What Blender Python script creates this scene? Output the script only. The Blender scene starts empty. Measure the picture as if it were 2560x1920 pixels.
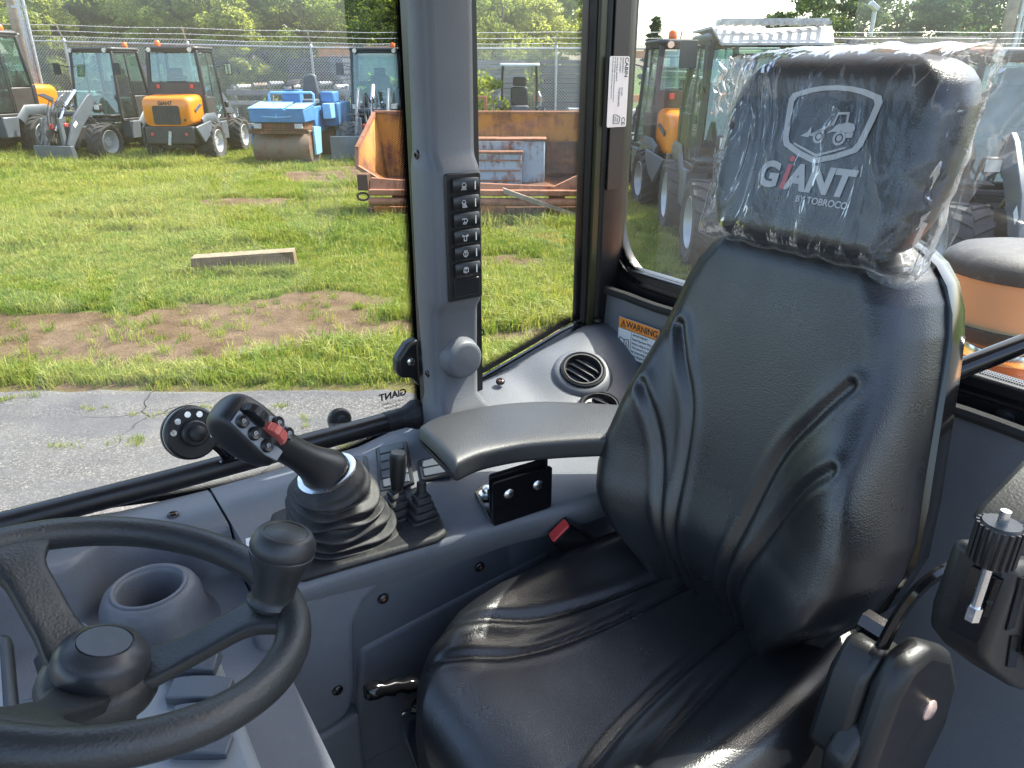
import bpy, bmesh, math, random
import numpy as np
from mathutils import Vector, Matrix

random.seed(7)
SC = bpy.context.scene
COL = SC.collection
R = math.radians

# ---------------------------------------------------------------- camera, sky, sun, exposure
EYE = 1.88
cam_d = bpy.data.cameras.new('camera')
cam = bpy.data.objects.new('camera', cam_d)
COL.objects.link(cam)
cam.location = (0, 0, EYE)
cam.rotation_euler = (R(90 - 23.0), 0, 0)
cam_d.sensor_width = 36.0
cam_d.lens = 26.18
cam_d.clip_start = 0.02
cam_d.clip_end = 2000
SC.camera = cam

SUN_AZ, SUN_EL = R(57.5), R(53.6)
sun_dir = Vector((math.sin(SUN_AZ) * math.cos(SUN_EL), math.cos(SUN_AZ) * math.cos(SUN_EL), math.sin(SUN_EL)))
world = bpy.data.worlds.new('World')
SC.world = world
world.use_nodes = True
wn = world.node_tree
sky = wn.nodes.new('ShaderNodeTexSky')
sky.sky_type = 'NISHITA'
sky.sun_disc = False
sky.sun_elevation = SUN_EL
sky.sun_rotation = SUN_AZ
sky.air_density = 1.0
sky.dust_density = 3.0
sky.ozone_density = 1.0
wbg = wn.nodes['Background']
wbg.inputs['Strength'].default_value = 0.15
wn.links.new(sky.outputs[0], wbg.inputs['Color'])
sun_d = bpy.data.lights.new('sun', 'SUN')
sun_d.energy = 2.7
sun_d.angle = R(0.55)
sun_d.color = (1.0, 0.955, 0.88)
sun = bpy.data.objects.new('sun', sun_d)
COL.objects.link(sun)
sun.rotation_euler = (-sun_dir).to_track_quat('-Z', 'Y').to_euler()
SC.view_settings.view_transform = 'Standard'
SC.view_settings.look = 'None'
SC.view_settings.gamma = 1.0
SC.view_settings.exposure = 2.15
SC.view_settings.use_curve_mapping = False
SC.render.engine = 'CYCLES'
SC.cycles.use_denoising = True
SC.cycles.max_bounces = 10
SC.cycles.diffuse_bounces = 4
SC.cycles.glossy_bounces = 4
SC.cycles.transmission_bounces = 6
SC.cycles.transparent_max_bounces = 24
SC.cycles.sample_clamp_indirect = 8.0
SC.cycles.caustics_reflective = False
SC.cycles.caustics_refractive = False

# cab frame: u = towards the rear of our loader, v = towards its right side, z = up from eye level
CA = R(55.8)
CAB = Matrix(((math.sin(CA), -math.cos(CA), 0, 0), (math.cos(CA), math.sin(CA), 0, 0), (0, 0, 1, EYE), (0, 0, 0, 1)))

# ---------------------------------------------------------------- objects
def thing(name, label, cat, group=None, mat=None, kind=None):
    o = bpy.data.objects.new(name, None)
    o.empty_display_size = 0.1
    COL.objects.link(o)
    o['label'] = label
    o['category'] = cat
    if group: o['group'] = group
    if kind: o['kind'] = kind
    if mat is not None: o.matrix_world = mat
    return o

def tag(o, label, cat, group=None):
    o['label'] = label; o['category'] = cat
    if group: o['group'] = group
    return o

def obj(name, bm, mat, parent=None, smooth=40, bevel=0, bseg=2, sub=0, label=None, kind=None, off=None, weld=True):
    """one bmesh -> one linked mesh object; off = parent's origin, subtracted from the vertices"""
    if weld: bmesh.ops.remove_doubles(bm, verts=bm.verts, dist=1e-6)
    bmesh.ops.recalc_face_normals(bm, faces=bm.faces)
    if off is not None: bmesh.ops.translate(bm, verts=bm.verts, vec=-Vector(off))
    me = bpy.data.meshes.new(name)
    bm.to_mesh(me); bm.free()
    return link(name, me, mat, parent, smooth, bevel, bseg, sub, label, kind)

def link(name, me, mat, parent=None, smooth=40, bevel=0, bseg=2, sub=0, label=None, kind=None):
    if mat is not None and not me.materials:
        for m in (mat if isinstance(mat, (list, tuple)) else [mat]): me.materials.append(m)
    if smooth:
        me.shade_smooth()
        if smooth < 180 and not sub: me.set_sharp_from_angle(angle=R(smooth))
    o = bpy.data.objects.new(name, me)
    COL.objects.link(o)
    if parent is not None: o.parent = parent
    if bevel:
        b = o.modifiers.new('bevel', 'BEVEL'); b.width = bevel; b.segments = bseg; b.limit_method = 'ANGLE'; b.angle_limit = R(35)
        b.harden_normals = False
    if sub:
        s = o.modifiers.new('sub', 'SUBSURF'); s.levels = sub; s.render_levels = sub
    if label: o['label'] = label
    if kind: o['kind'] = kind
    return o

def copy_tree(o, parent=None):
    c = o.copy(); COL.objects.link(c)
    if parent is not None:
        c.parent = parent
    for ch in list(o.children): copy_tree(ch, c)
    return c

B = bmesh.new
def V(*a): return Vector(a)

def bx(bm, c, s, rot=None):
    m = Matrix.Translation(Vector(c))
    if rot is not None: m = m @ rot.to_4x4()
    m = m @ Matrix.Diagonal((s[0], s[1], s[2], 1))
    return bmesh.ops.create_cube(bm, size=1.0, matrix=m)['verts']

def b2(bm, a, b):
    c = [(a[i] + b[i]) / 2 for i in range(3)]; s = [abs(b[i] - a[i]) for i in range(3)]
    return bx(bm, c, s)

def frame_of(d):
    d = Vector(d).normalized()
    a = Vector((0, 0, 1)) if abs(d.z) < 0.9 else Vector((1, 0, 0))
    x = d.cross(a).normalized()
    return x, d.cross(x).normalized()

def cyl(bm, p0, p1, r0, r1=None, n=16, caps=True):
    r1 = r0 if r1 is None else r1
    p0, p1 = Vector(p0), Vector(p1)
    x, y = frame_of(p1 - p0)
    ra = [bm.verts.new(p0 + (x * math.cos(t) + y * math.sin(t)) * r0) for t in [2 * math.pi * i / n for i in range(n)]]
    rb = [bm.verts.new(p1 + (x * math.cos(t) + y * math.sin(t)) * r1) for t in [2 * math.pi * i / n for i in range(n)]]
    for i in range(n): bm.faces.new((ra[i], ra[(i + 1) % n], rb[(i + 1) % n], rb[i]))
    if caps: bm.faces.new(ra); bm.faces.new(rb)

def lathe(bm, prof, o, axis, n=32, cap=True, sx=1.0, sy=1.0):
    """prof = [(radius, height along axis)]"""
    o = Vector(o); a = Vector(axis).normalized(); x, y = frame_of(a)
    rings = []
    for r, h in prof:
        rings.append([bm.verts.new(o + a * h + (x * math.cos(t) * sx + y * math.sin(t) * sy) * max(r, 1e-5)) for t in [2 * math.pi * i / n for i in range(n)]])
    for p, q in zip(rings, rings[1:]):
        for i in range(n): bm.faces.new((p[i], p[(i + 1) % n], q[(i + 1) % n], q[i]))
    if cap: bm.faces.new(rings[0]); bm.faces.new(rings[-1])

def loft(bm, rings, cap=True, closed=True):
    rr = [[bm.verts.new(Vector(p)) for p in ring] for ring in rings]
    n = len(rr[0])
    for p, q in zip(rr, rr[1:]):
        for i in range(n if closed else n - 1): bm.faces.new((p[i], p[(i + 1) % n], q[(i + 1) % n], q[i]))
    if cap and closed: bm.faces.new(rr[0]); bm.faces.new(rr[-1])

def tube(bm, pts, r, n=10, caps=True, flat=1.0):
    pts = [Vector(p) for p in pts]
    rs = r if isinstance(r, (list, tuple)) else [r] * len(pts)
    t = (pts[1] - pts[0]).normalized(); x, y = frame_of(t)
    rings = []
    for i, p in enumerate(pts):
        tn = (pts[min(i + 1, len(pts) - 1)] - pts[max(i - 1, 0)]).normalized()
        q = t.rotation_difference(tn); x = q @ x; y = q @ y; t = tn
        rings.append([p + (x * math.cos(a) + y * math.sin(a) * flat) * rs[i] for a in [2 * math.pi * k / n for k in range(n)]])
    loft(bm, rings, cap=caps)

def prism(bm, poly, vec):
    poly = [Vector(p) for p in poly]; vec = Vector(vec)
    a = [bm.verts.new(p) for p in poly]; b = [bm.verts.new(p + vec) for p in poly]
    n = len(a)
    bm.faces.new(a); bm.faces.new(b[::-1])
    for i in range(n): bm.faces.new((a[i], a[(i + 1) % n], b[(i + 1) % n], b[i]))

def grid(bm, f, nu, nv):
    vs = [[bm.verts.new(Vector(f(i / nu, j / nv))) for j in range(nv + 1)] for i in range(nu + 1)]
    for i in range(nu):
        for j in range(nv): bm.faces.new((vs[i][j], vs[i + 1][j], vs[i + 1][j + 1], vs[i][j + 1]))
    return vs

def catmull(pts, k=8, closed=False):
    pts = [Vector(p) for p in pts]; n = len(pts); out = []
    for i in range(n if closed else n - 1):
        if closed: p0, p1, p2, p3 = pts[i - 1], pts[i], pts[(i + 1) % n], pts[(i + 2) % n]
        else: p0, p1, p2, p3 = pts[max(i - 1, 0)], pts[i], pts[i + 1], pts[min(i + 2, n - 1)]
        for j in range(k):
            t = j / k
            out.append(0.5 * ((2 * p1) + (p2 - p0) * t + (2 * p0 - 5 * p1 + 4 * p2 - p3) * t * t + (3 * p1 - p0 - 3 * p2 + p3) * t ** 3))
    if not closed: out.append(pts[-1])
    return out

def rrect(w, h, r, k=4):
    """rounded rectangle outline in 2D, centred"""
    out = []
    for cx, cy, a0 in ((w / 2 - r, h / 2 - r, 0), (-w / 2 + r, h / 2 - r, 90), (-w / 2 + r, -h / 2 + r, 180), (w / 2 - r, -h / 2 + r, 270)):
        for i in range(k + 1):
            a = R(a0 + 90 * i / k); out.append((cx + r * math.cos(a), cy + r * math.sin(a)))
    return out

def sst(a, b, x):
    t = min(max((x - a) / (b - a), 0), 1); return t * t * (3 - 2 * t)

def lerp_tab(tab, x):
    for (x0, y0), (x1, y1) in zip(tab, tab[1:]):
        if x <= x1: 
            t = min(max((x - x0) / (x1 - x0), 0), 1); return y0 + (y1 - y0) * t
    return tab[-1][1]

def text(name, s, mat, size, m, parent=None, ext=0.0004, bold=0.0, ax='CENTER', sx=1.0, shear=0.0, label=None, space=1.0):
    c = bpy.data.curves.new(name, 'FONT')
    c.body = s; c.size = size; c.extrude = ext; c.offset = bold; c.align_x = ax; c.align_y = 'CENTER'; c.shear = shear
    c.space_character = space
    tmp = bpy.data.objects.new('tmp', c)
    COL.objects.link(tmp)
    bpy.context.view_layer.update()
    me = bpy.data.meshes.new_from_object(tmp)
    bpy.data.objects.remove(tmp); bpy.data.curves.remove(c)
    me.materials.clear()
    me.name = name
    me.transform(m @ Matrix.Diagonal((sx, 1, 1, 1)))
    return link(name, me, mat, parent, smooth=0, label=label)

def basis(o, x, y):
    """4x4 with columns x, y, x cross y and origin o"""
    x = Vector(x).normalized(); y = Vector(y); y = (y - x * x.dot(y)).normalized(); z = x.cross(y)
    return Matrix(((x.x, y.x, z.x, o[0]), (x.y, y.y, z.y, o[1]), (x.z, y.z, z.z, o[2]), (0, 0, 0, 1)))

# ---------------------------------------------------------------- materials
class N:
    def __init__(s, name):
        s.m = bpy.data.materials.new(name); s.m.use_nodes = True
        s.t = s.m.node_tree; s.b = s.t.nodes['Principled BSDF']; s.out = s.t.nodes['Material Output']
    def n(s, ty, **k):
        nd = s.t.nodes.new(ty)
        for a, v in k.items():
            if a.startswith('i_'): nd.inputs[a[2:].replace('_', ' ')].default_value = v
            else: setattr(nd, a, v)
        return nd
    def l(s, a, b): s.t.links.new(a, b)
    def coord(s, kind='Object'):
        return s.n('ShaderNodeTexCoord').outputs[kind]
    def noise(s, scale, detail=3, rough=0.55, co=None, dist=0.0):
        nd = s.n('ShaderNodeTexNoise'); nd.inputs['Scale'].default_value = scale; nd.inputs['Detail'].default_value = detail
        nd.inputs['Roughness'].default_value = rough; nd.inputs['Distortion'].default_value = dist
        s.l(co if co is not None else s.coord(), nd.inputs['Vector']); return nd.outputs['Fac']
    def vor(s, scale, feat='F1', co=None, out='Distance', rand=1.0):
        nd = s.n('ShaderNodeTexVoronoi', feature=feat); nd.inputs['Scale'].default_value = scale
        if 'Randomness' in nd.inputs: nd.inputs['Randomness'].default_value = rand
        s.l(co if co is not None else s.coord(), nd.inputs['Vector']); return nd.outputs[out]
    def ramp(s, fac, stops, interp='LINEAR'):
        nd = s.n('ShaderNodeValToRGB'); cr = nd.color_ramp; cr.interpolation = interp
        while len(cr.elements) < len(stops): cr.elements.new(0.5)
        for e, (p, c) in zip(cr.elements, stops):
            e.position = p; e.color = (c, c, c, 1) if not isinstance(c, (tuple, list)) else (*c, 1)
        s.l(fac, nd.inputs[0]); return nd.outputs[0]
    def mix(s, fac, a, b, mode='MIX'):
        nd = s.n('ShaderNodeMix', data_type='RGBA', blend_type=mode)
        for v, i in ((fac, 0), (a, 6), (b, 7)):
            if isinstance(v, (int, float)): nd.inputs[i].default_value = v
            elif isinstance(v, (tuple, list)): nd.inputs[i].default_value = (*v, 1)
            else: s.l(v, nd.inputs[i])
        return nd.outputs[2]
    def math(s, op, a, b=0.0):
        nd = s.n('ShaderNodeMath', operation=op)
        for i, v in enumerate((a, b)):
            if isinstance(v, (int, float)): nd.inputs[i].default_value = v
            else: s.l(v, nd.inputs[i])
        return nd.outputs[0]
    def bump(s, h, strength=0.3, dist=0.002, norm=None):
        nd = s.n('ShaderNodeBump'); nd.inputs['Strength'].default_value = strength; nd.inputs['Distance'].default_value = dist
        s.l(h, nd.inputs['Height'])
        if norm is not None: s.l(norm, nd.inputs['Normal'])
        s.l(nd.outputs[0], s.b.inputs['Normal']); return nd.outputs[0]
    def set(s, **k):
        for a, v in k.items():
            i = s.b.inputs[a.replace('_', ' ')]
            if hasattr(v, 'is_linked'): s.l(v, i)
            elif isinstance(v, (tuple, list)) and len(v) == 3: i.default_value = (*v, 1)
            else: i.default_value = v
        return s

def simple(name, col, rough=0.5, metal=0.0, var=0.25, vscale=6, bump=0.0, bscale=300, bdist=0.0006, spec=0.5, rvar=0.0, coat=0.0):
    m = N(name)
    c2 = tuple(min(1, c * (1 + var)) for c in col); c1 = tuple(c * (1 - var) for c in col)
    nz = m.noise(vscale, 4)
    m.set(Base_Color=m.ramp(nz, [(0.3, c1), (0.7, c2)]), Metallic=metal, Specular_IOR_Level=spec)
    if rvar: m.set(Roughness=m.ramp(m.noise(vscale * 2.3, 5), [(0.3, max(0, rough - rvar)), (0.7, min(1, rough + rvar))]))
    else: m.set(Roughness=rough)
    if coat: m.set(Coat_Weight=coat, Coat_Roughness=0.08)
    if bump: m.bump(m.noise(bscale, 2), bump, bdist)
    return m.m

def leather(name, col, rough):
    m = N(name)
    co = m.coord()
    d1 = m.vor(330, 'DISTANCE_TO_EDGE', co); d2 = m.noise(700, 2, co=co)
    h = m.math('ADD', m.ramp(d1, [(0.0, 0.0), (0.25, 1.0)]), m.math('MULTIPLY', d2, 0.5))
    m.bump(h, 0.2, 0.0006)
    m.set(Base_Color=m.ramp(m.noise(9, 4, co=co), [(0.3, col), (0.75, tuple(c * 1.3 for c in col))]),
          Roughness=m.ramp(m.noise(14, 5, co=co), [(0.3, rough - 0.05), (0.75, rough + 0.08)]), Specular_IOR_Level=0.75)
    return m.m

def plastic(name, col, rough=0.5, grain=420, strength=0.25, dust=0.0):
    m = N(name)
    co = m.coord()
    h = m.math('ADD', m.noise(grain, 2, co=co), m.math('MULTIPLY', m.vor(grain * 0.55, 'DISTANCE_TO_EDGE', co), 1.2))
    m.bump(h, strength, 0.0008)
    c = m.ramp(m.noise(4, 3, co=co), [(0.3, tuple(x * 0.93 for x in col)), (0.7, tuple(x * 1.07 for x in col))])
    if dust:
        f = m.math('MULTIPLY', m.ramp(m.noise(55, 6, 0.7, co=co), [(0.5, 0.0), (0.72, 1.0)]), dust)
        c = m.mix(f, c, (0.42, 0.38, 0.32))
    m.set(Base_Color=c, Roughness=m.ramp(m.noise(20, 4, co=co), [(0.3, rough - 0.06), (0.7, rough + 0.06)]), Specular_IOR_Level=0.45)
    return m.m

def schlick(m, f0=0.07):
    """reflectance of a thin pane, the same from both sides"""
    g = m.n('ShaderNodeNewGeometry'); d = m.n('ShaderNodeVectorMath', operation='DOT_PRODUCT')
    m.l(g.outputs['Normal'], d.inputs[0]); m.l(g.outputs['Incoming'], d.inputs[1])
    p = m.math('POWER', m.math('SUBTRACT', 1.0, m.math('ABSOLUTE', d.outputs['Value'])), 5.0)
    return m.math('ADD', m.math('MULTIPLY', p, 1.0 - f0), f0)

def glass_mat(name, tint=(0.93, 0.97, 0.95), dust=0.05, dscale=7.0, dlow=0.45):
    """thin pane: clear transmission, fresnel reflection, a film of dust with its own shape"""
    m = N(name)
    m.t.nodes.remove(m.b)
    tr = m.n('ShaderNodeBsdfTransparent'); tr.inputs[0].default_value = (*tint, 1)
    gl = m.n('ShaderNodeBsdfGlossy'); gl.inputs['Roughness'].default_value = 0.0; gl.inputs[0].default_value = (1, 1, 1, 1)
    fr = schlick(m)
    mx = m.n('ShaderNodeMixShader'); m.l(fr, mx.inputs[0]); m.l(tr.outputs[0], mx.inputs[1]); m.l(gl.outputs[0], mx.inputs[2])
    di = m.n('ShaderNodeBsdfDiffuse'); di.inputs[0].default_value = (0.75, 0.73, 0.68, 1)
    tl = m.n('ShaderNodeBsdfTranslucent'); tl.inputs[0].default_value = (0.8, 0.78, 0.73, 1)
    dd = m.n('ShaderNodeMixShader'); dd.inputs[0].default_value = 0.6; m.l(di.outputs[0], dd.inputs[1]); m.l(tl.outputs[0], dd.inputs[2])
    co = m.coord()
    f = m.math('MULTIPLY', m.ramp(m.noise(dscale, 5, 0.6, co=co), [(dlow - 0.2, 0.25), (dlow + 0.3, 1.0)]), dust)
    sp = m.math('MULTIPLY', m.ramp(m.vor(260, co=co), [(0.0, 1.0), (0.09, 0.0)]), m.ramp(m.noise(18, 2, co=co), [(0.5, 0.0), (0.75, dust * 4)]))
    f = m.math('ADD', f, sp)
    m2 = m.n('ShaderNodeMixShader'); m.l(f, m2.inputs[0]); m.l(mx.outputs[0], m2.inputs[1]); m.l(dd.outputs[0], m2.inputs[2])
    m.l(m2.outputs[0], m.out.inputs[0])
    return m.m

M = {}
M['blackleather'] = leather('black_leather', (0.0115, 0.0122, 0.0135), 0.31)
M['armvinyl'] = leather('matte_arm_vinyl', (0.021, 0.022, 0.024), 0.50)
M['greyplastic'] = plastic('grey_cab_plastic', (0.132, 0.139, 0.154), 0.47, 420, 0.3, dust=0.05)
M['pillarplastic'] = plastic('grey_pillar_plastic', (0.120, 0.125, 0.135), 0.5)
M['blackplastic'] = plastic('black_plastic', (0.013, 0.0135, 0.0145), 0.42, 600, 0.15)
M['wheelplastic'] = plastic('black_wheel_foam', (0.020, 0.022, 0.023), 0.44, 420, 0.35)
M['rubber'] = plastic('dusty_black_rubber', (0.014, 0.014, 0.015), 0.60, 300, 0.3, dust=0.07)
M['glossblack'] = simple('gloss_black_paint', (0.006, 0.006, 0.007), 0.12, var=0.1)
M['satinblack'] = simple('satin_black_metal', (0.010, 0.010, 0.011), 0.35, var=0.15, rvar=0.08)
M['lightgrey'] = plastic('light_grey_plastic', (0.20, 0.22, 0.235), 0.5, 500, 0.12)
M['midgrey'] = plastic('slate_switch_plastic', (0.075, 0.085, 0.10), 0.4, 600, 0.1)
M['chrome'] = simple('zinc_plated_steel', (0.72, 0.72, 0.72), 0.22, metal=1.0, var=0.12, vscale=60, rvar=0.08)
M['screw'] = simple('oiled_screw_head', (0.05, 0.045, 0.045), 0.25, metal=0.7, var=0.3)
M['rust_spot'] = simple('rusty_screw_socket', (0.22, 0.08, 0.03), 0.7)
M['red'] = simple('red_plastic', (0.55, 0.05, 0.05), 0.3, var=0.06)
M['rollerred'] = simple('faded_red_plastic', (0.50, 0.11, 0.09), 0.4, var=0.1)
M['white'] = simple('white_print', (0.75, 0.75, 0.74), 0.5, var=0.03)
M['silverprint'] = simple('pale_grey_print', (0.50, 0.51, 0.52), 0.5, var=0.05)
M['blackprint'] = simple('black_print', (0.02, 0.02, 0.02), 0.5)
M['orangeprint'] = simple('orange_print', (0.85, 0.27, 0.03), 0.5, var=0.04)
M['paper'] = simple('white_sticker_film', (0.78, 0.78, 0.76), 0.42, var=0.03)
M['foam'] = simple('black_edge_foam', (0.02, 0.02, 0.02), 0.85, bump=0.6, bscale=900, bdist=0.001)
M['cabglass'] = glass_mat('cab_glass', dust=0.02)
M['rearglass'] = glass_mat('dusty_rear_glass', (0.9, 0.95, 0.92), dust=0.022, dscale=4.0)
# ================================================================ OUTSIDE: ground, road, grass
rng = np.random.default_rng(11)
_lat = rng.random((257, 257))
def vnoise(x, y):
    xi = np.floor(x).astype(int); yi = np.floor(y).astype(int)
    fx = x - xi; fy = y - yi; fx = fx * fx * (3 - 2 * fx); fy = fy * fy * (3 - 2 * fy)
    a = _lat[xi % 256, yi % 256]; b = _lat[(xi + 1) % 256, yi % 256]; c = _lat[xi % 256, (yi + 1) % 256]; d = _lat[(xi + 1) % 256, (yi + 1) % 256]
    return (a * (1 - fx) + b * fx) * (1 - fy) + (c * (1 - fx) + d * fx) * fy
def fbm(x, y, o=4):
    s = 0; a = 0.5; t = 0
    for k in range(o): s = s + a * vnoise(x * 2 ** k + 17 * k, y * 2 ** k + 31 * k); t += a; a *= 0.5
    return s / t
def np_sst(a, b, x):
    t = np.clip((x - a) / (b - a), 0, 1); return t * t * (3 - 2 * t)
def dirt_mask(x, y):
    n = fbm(x * 1.1, y * 1.8) - 0.5; n2 = fbm(x * 3.1 + 9, y * 4.7 + 3) - 0.5
    def blob(cx, cy, rx, ry, w=1.0):
        d = np.sqrt(((x - cx) / rx) ** 2 + ((y - cy) / ry) ** 2) + n * 1.5 + n2 * 0.5
        return w * (1 - np_sst(0.75, 1.15, d))
    m = blob(-3.2, 5.25, 2.5, 0.72)
    m = np.maximum(m, blob(-2.1, 5.9, 1.2, 0.30, 0.85))
    m = np.maximum(m, blob(0.55, 5.2, 0.9, 0.35, 0.8))
    m = np.maximum(m, blob(-5.6, 5.6, 1.5, 0.6))
    m = np.maximum(m, blob(-3.7, 11.2, 1.0, 0.6, 0.9))
    m = np.maximum(m, blob(-2.6, 12.6, 1.3, 0.5, 0.8))
    m = np.maximum(m, blob(-5.4, 9.8, 1.0, 0.5, 0.7))
    m = np.maximum(m, blob(-1.2, 12.9, 0.9, 0.35, 0.8))
    m = np.maximum(m, blob(2.4, 6.3, 1.5, 1.5, 0.75))
    m = np.maximum(m, 0.6 * (1 - np_sst(4.2, 4.95, y + n * 0.9)))
    m = np.maximum(m, 0.9 * np_sst(0.60, 0.72, fbm(x * 0.55 + 40, y * 0.8 + 13)))
    return np.clip(m, 0, 1)
def ground_z(x, y):
    k = np_sst(4.35, 5.2, y) * (1 - np_sst(16, 24, y))
    return (k * ((fbm(x * 0.8, y * 0.8) - 0.5) * 0.10 + (fbm(x * 4, y * 4) - 0.5) * 0.03) - 0.012 * (1 - np_sst(4.2, 4.6, y)))

def axis_pts(lo, hi, step, far_lo, far_hi):
    a = list(np.arange(lo, hi + 1e-6, step)); s = step; p = a[-1]
    while p < far_hi: s *= 1.35; p += s; a.append(p)
    s = step; p = a[0]; pre = []
    while p > far_lo: s *= 1.35; p -= s; pre.append(p)
    return np.array(pre[::-1] + a)
gx = axis_pts(-15, 9, 0.13, -900, 900); gy = axis_pts(3.8, 20, 0.11, -300, 1500)
GX, GY = np.meshgrid(gx, gy, indexing='ij')
GZ = ground_z(GX, GY)
nx, ny = GX.shape
idx = np.arange(nx * ny).reshape(nx, ny)
faces = np.stack([idx[:-1, :-1], idx[1:, :-1], idx[1:, 1:], idx[:-1, 1:]], -1).reshape(-1, 4)
me = bpy.data.meshes.new('ground')
me.from_pydata(np.stack([GX, GY, GZ], -1).reshape(-1, 3).tolist(), [], faces.tolist())
at_ = me.attributes.new('dirt', 'FLOAT', 'POINT')
at_.data.foreach_set('value', dirt_mask(GX, GY).reshape(-1).astype(np.float32))
m = N('meadow_soil')
co = m.coord('Object')
att = m.n('ShaderNodeAttribute', attribute_name='dirt').outputs['Fac']
gcol = m.mix(m.ramp(m.noise(0.9, 4, co=co), [(0.35, 0.0), (0.65, 1.0)]), (0.075, 0.12, 0.018), (0.15, 0.20, 0.035))
gcol = m.mix(m.ramp(m.noise(28, 4, 0.7, co=co), [(0.35, 0.0), (0.75, 0.7)]), gcol, (0.045, 0.07, 0.012))
dcol = m.ramp(m.noise(3.5, 6, 0.65, co=co), [(0.25, (0.060, 0.040, 0.023)), (0.5, (0.13, 0.088, 0.050)), (0.8, (0.22, 0.16, 0.098))])
dcol = m.mix(m.ramp(m.noise(60, 5, 0.7, co=co), [(0.4, 0.0), (0.8, 0.7)]), dcol, (0.10, 0.062, 0.038))
dm = m.math('ADD', att, m.math('MULTIPLY', m.math('SUBTRACT', m.noise(11, 4, 0.7, co=co), 0.5), 0.7))
m.set(Base_Color=m.mix(m.ramp(dm, [(0.18, 0.0), (0.75, 1.0)]), gcol, dcol), Roughness=0.95, Specular_IOR_Level=0.1)
m.bump(m.noise(35, 6, 0.7, co=co), 0.9, 0.03)
g = link('ground', me, m.m, smooth=180); g['kind'] = 'structure'

# asphalt lane
m = N('old_asphalt')
co = m.coord('Object')
sp = m.vor(150, co=co, out='Color')
spk = m.n('ShaderNodeSeparateColor'); m.l(sp, spk.inputs[0])
base = m.ramp(spk.outputs[0], [(0.0, (0.046, 0.044, 0.044)), (0.55, (0.073, 0.070, 0.067)), (0.8, (0.115, 0.109, 0.099)), (1.0, (0.21, 0.197, 0.175))])
smp = m.n('ShaderNodeMapping'); m.l(co, smp.inputs[0]); smp.inputs['Scale'].default_value = (0.25, 2.2, 1)
streak = m.ramp(m.noise(2.2, 5, 0.65, co=smp.outputs[0]), [(0.42, 0.0), (0.62, 1.0)])
base = m.mix(m.math('MULTIPLY', streak, 0.75), base, (0.065, 0.064, 0.068))
base = m.mix(m.ramp(m.noise(1.1, 5, co=co), [(0.4, 0.0), (0.75, 0.5)]), base, (0.22, 0.205, 0.175))
wv = m.n('ShaderNodeVectorMath', operation='ADD')
wn_ = m.n('ShaderNodeTexNoise'); wn_.inputs['Scale'].default_value = 2.5; m.l(co, wn_.inputs['Vector'])
wsc = m.n('ShaderNodeVectorMath', operation='SCALE'); wsc.inputs['Scale'].default_value = 0.5; m.l(wn_.outputs['Color'], wsc.inputs[0])
m.l(co, wv.inputs[0]); m.l(wsc.outputs[0], wv.inputs[1])
ck = m.vor(1.25, 'DISTANCE_TO_EDGE', wv.outputs[0])
crack = m.math('MULTIPLY', m.ramp(ck, [(0.0, .9), (0.010, 0.0)]), m.ramp(m.noise(0.8, 3, co=co), [(0.50, 0.0), (0.58, 1.0)]))
base = m.mix(crack, base, (0.018, 0.017, 0.016))
m.set(Base_Color=base, Roughness=0.85, Specular_IOR_Level=0.35)
hh = m.math('SUBTRACT', m.math('MULTIPLY', spk.outputs[1], 0.35), crack)
m.bump(hh, 0.8, 0.012)
xs = np.concatenate([np.arange(-60, -12, 2.0), np.arange(-12, 8, 0.1), np.arange(8, 60, 2.0)])
edge = 4.30 + (fbm(xs * 0.9, xs * 0 + 3.3) - 0.5) * 0.16 + (fbm(xs * 5, xs * 0 + 8.3) - 0.5) * 0.10 + 0.012 * (xs + 4)
ve = []; fa = []
for i, (x, e) in enumerate(zip(xs, edge)):
    ve += [(x, -9, 0.010), (x, e - 0.05, 0.010), (x, e, 0.0), (x, e + 0.02, -0.03)]
    if i:
        for k in range(3): fa.append((4 * (i - 1) + k, 4 * i + k, 4 * i + k + 1, 4 * (i - 1) + k + 1))
me = bpy.data.meshes.new('asphalt_road'); me.from_pydata(ve, [], fa)
rd = link('asphalt_road', me, m.m, smooth=0); rd['kind'] = 'structure'

# grass: tuft meshes instanced on scattered points
def leaf_material(name, cols, trans=0.45, rough=0.55, big=0.25):
    m = N(name)
    oi = m.n('ShaderNodeObjectInfo').outputs['Random']
    gp = m.n('ShaderNodeNewGeometry').outputs['Position']
    nz = m.noise(big, 3, co=gp)
    f = m.math('ADD', m.math('MULTIPLY', oi, 0.45), m.math('MULTIPLY', nz, 0.75))
    c = m.ramp(f, [(0.25, cols[0]), (0.5, cols[1]), (0.75, cols[2])])
    m.set(Base_Color=c, Roughness=rough, Specular_IOR_Level=0.3)
    tl = m.n('ShaderNodeBsdfTranslucent'); m.l(m.mix(1.0, c, (1.35, 1.3, 0.6), 'MULTIPLY'), tl.inputs[0])
    mx = m.n('ShaderNodeMixShader'); mx.inputs[0].default_value = trans
    m.l(m.b.outputs[0], mx.inputs[1]); m.l(tl.outputs[0], mx.inputs[2]); m.l(mx.outputs[0], m.out.inputs[0])
    return m.m
M['grass'] = leaf_material('grass_blade', [(0.10, 0.165, 0.025), (0.185, 0.25, 0.042), (0.32, 0.32, 0.095)], 0.42)
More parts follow.
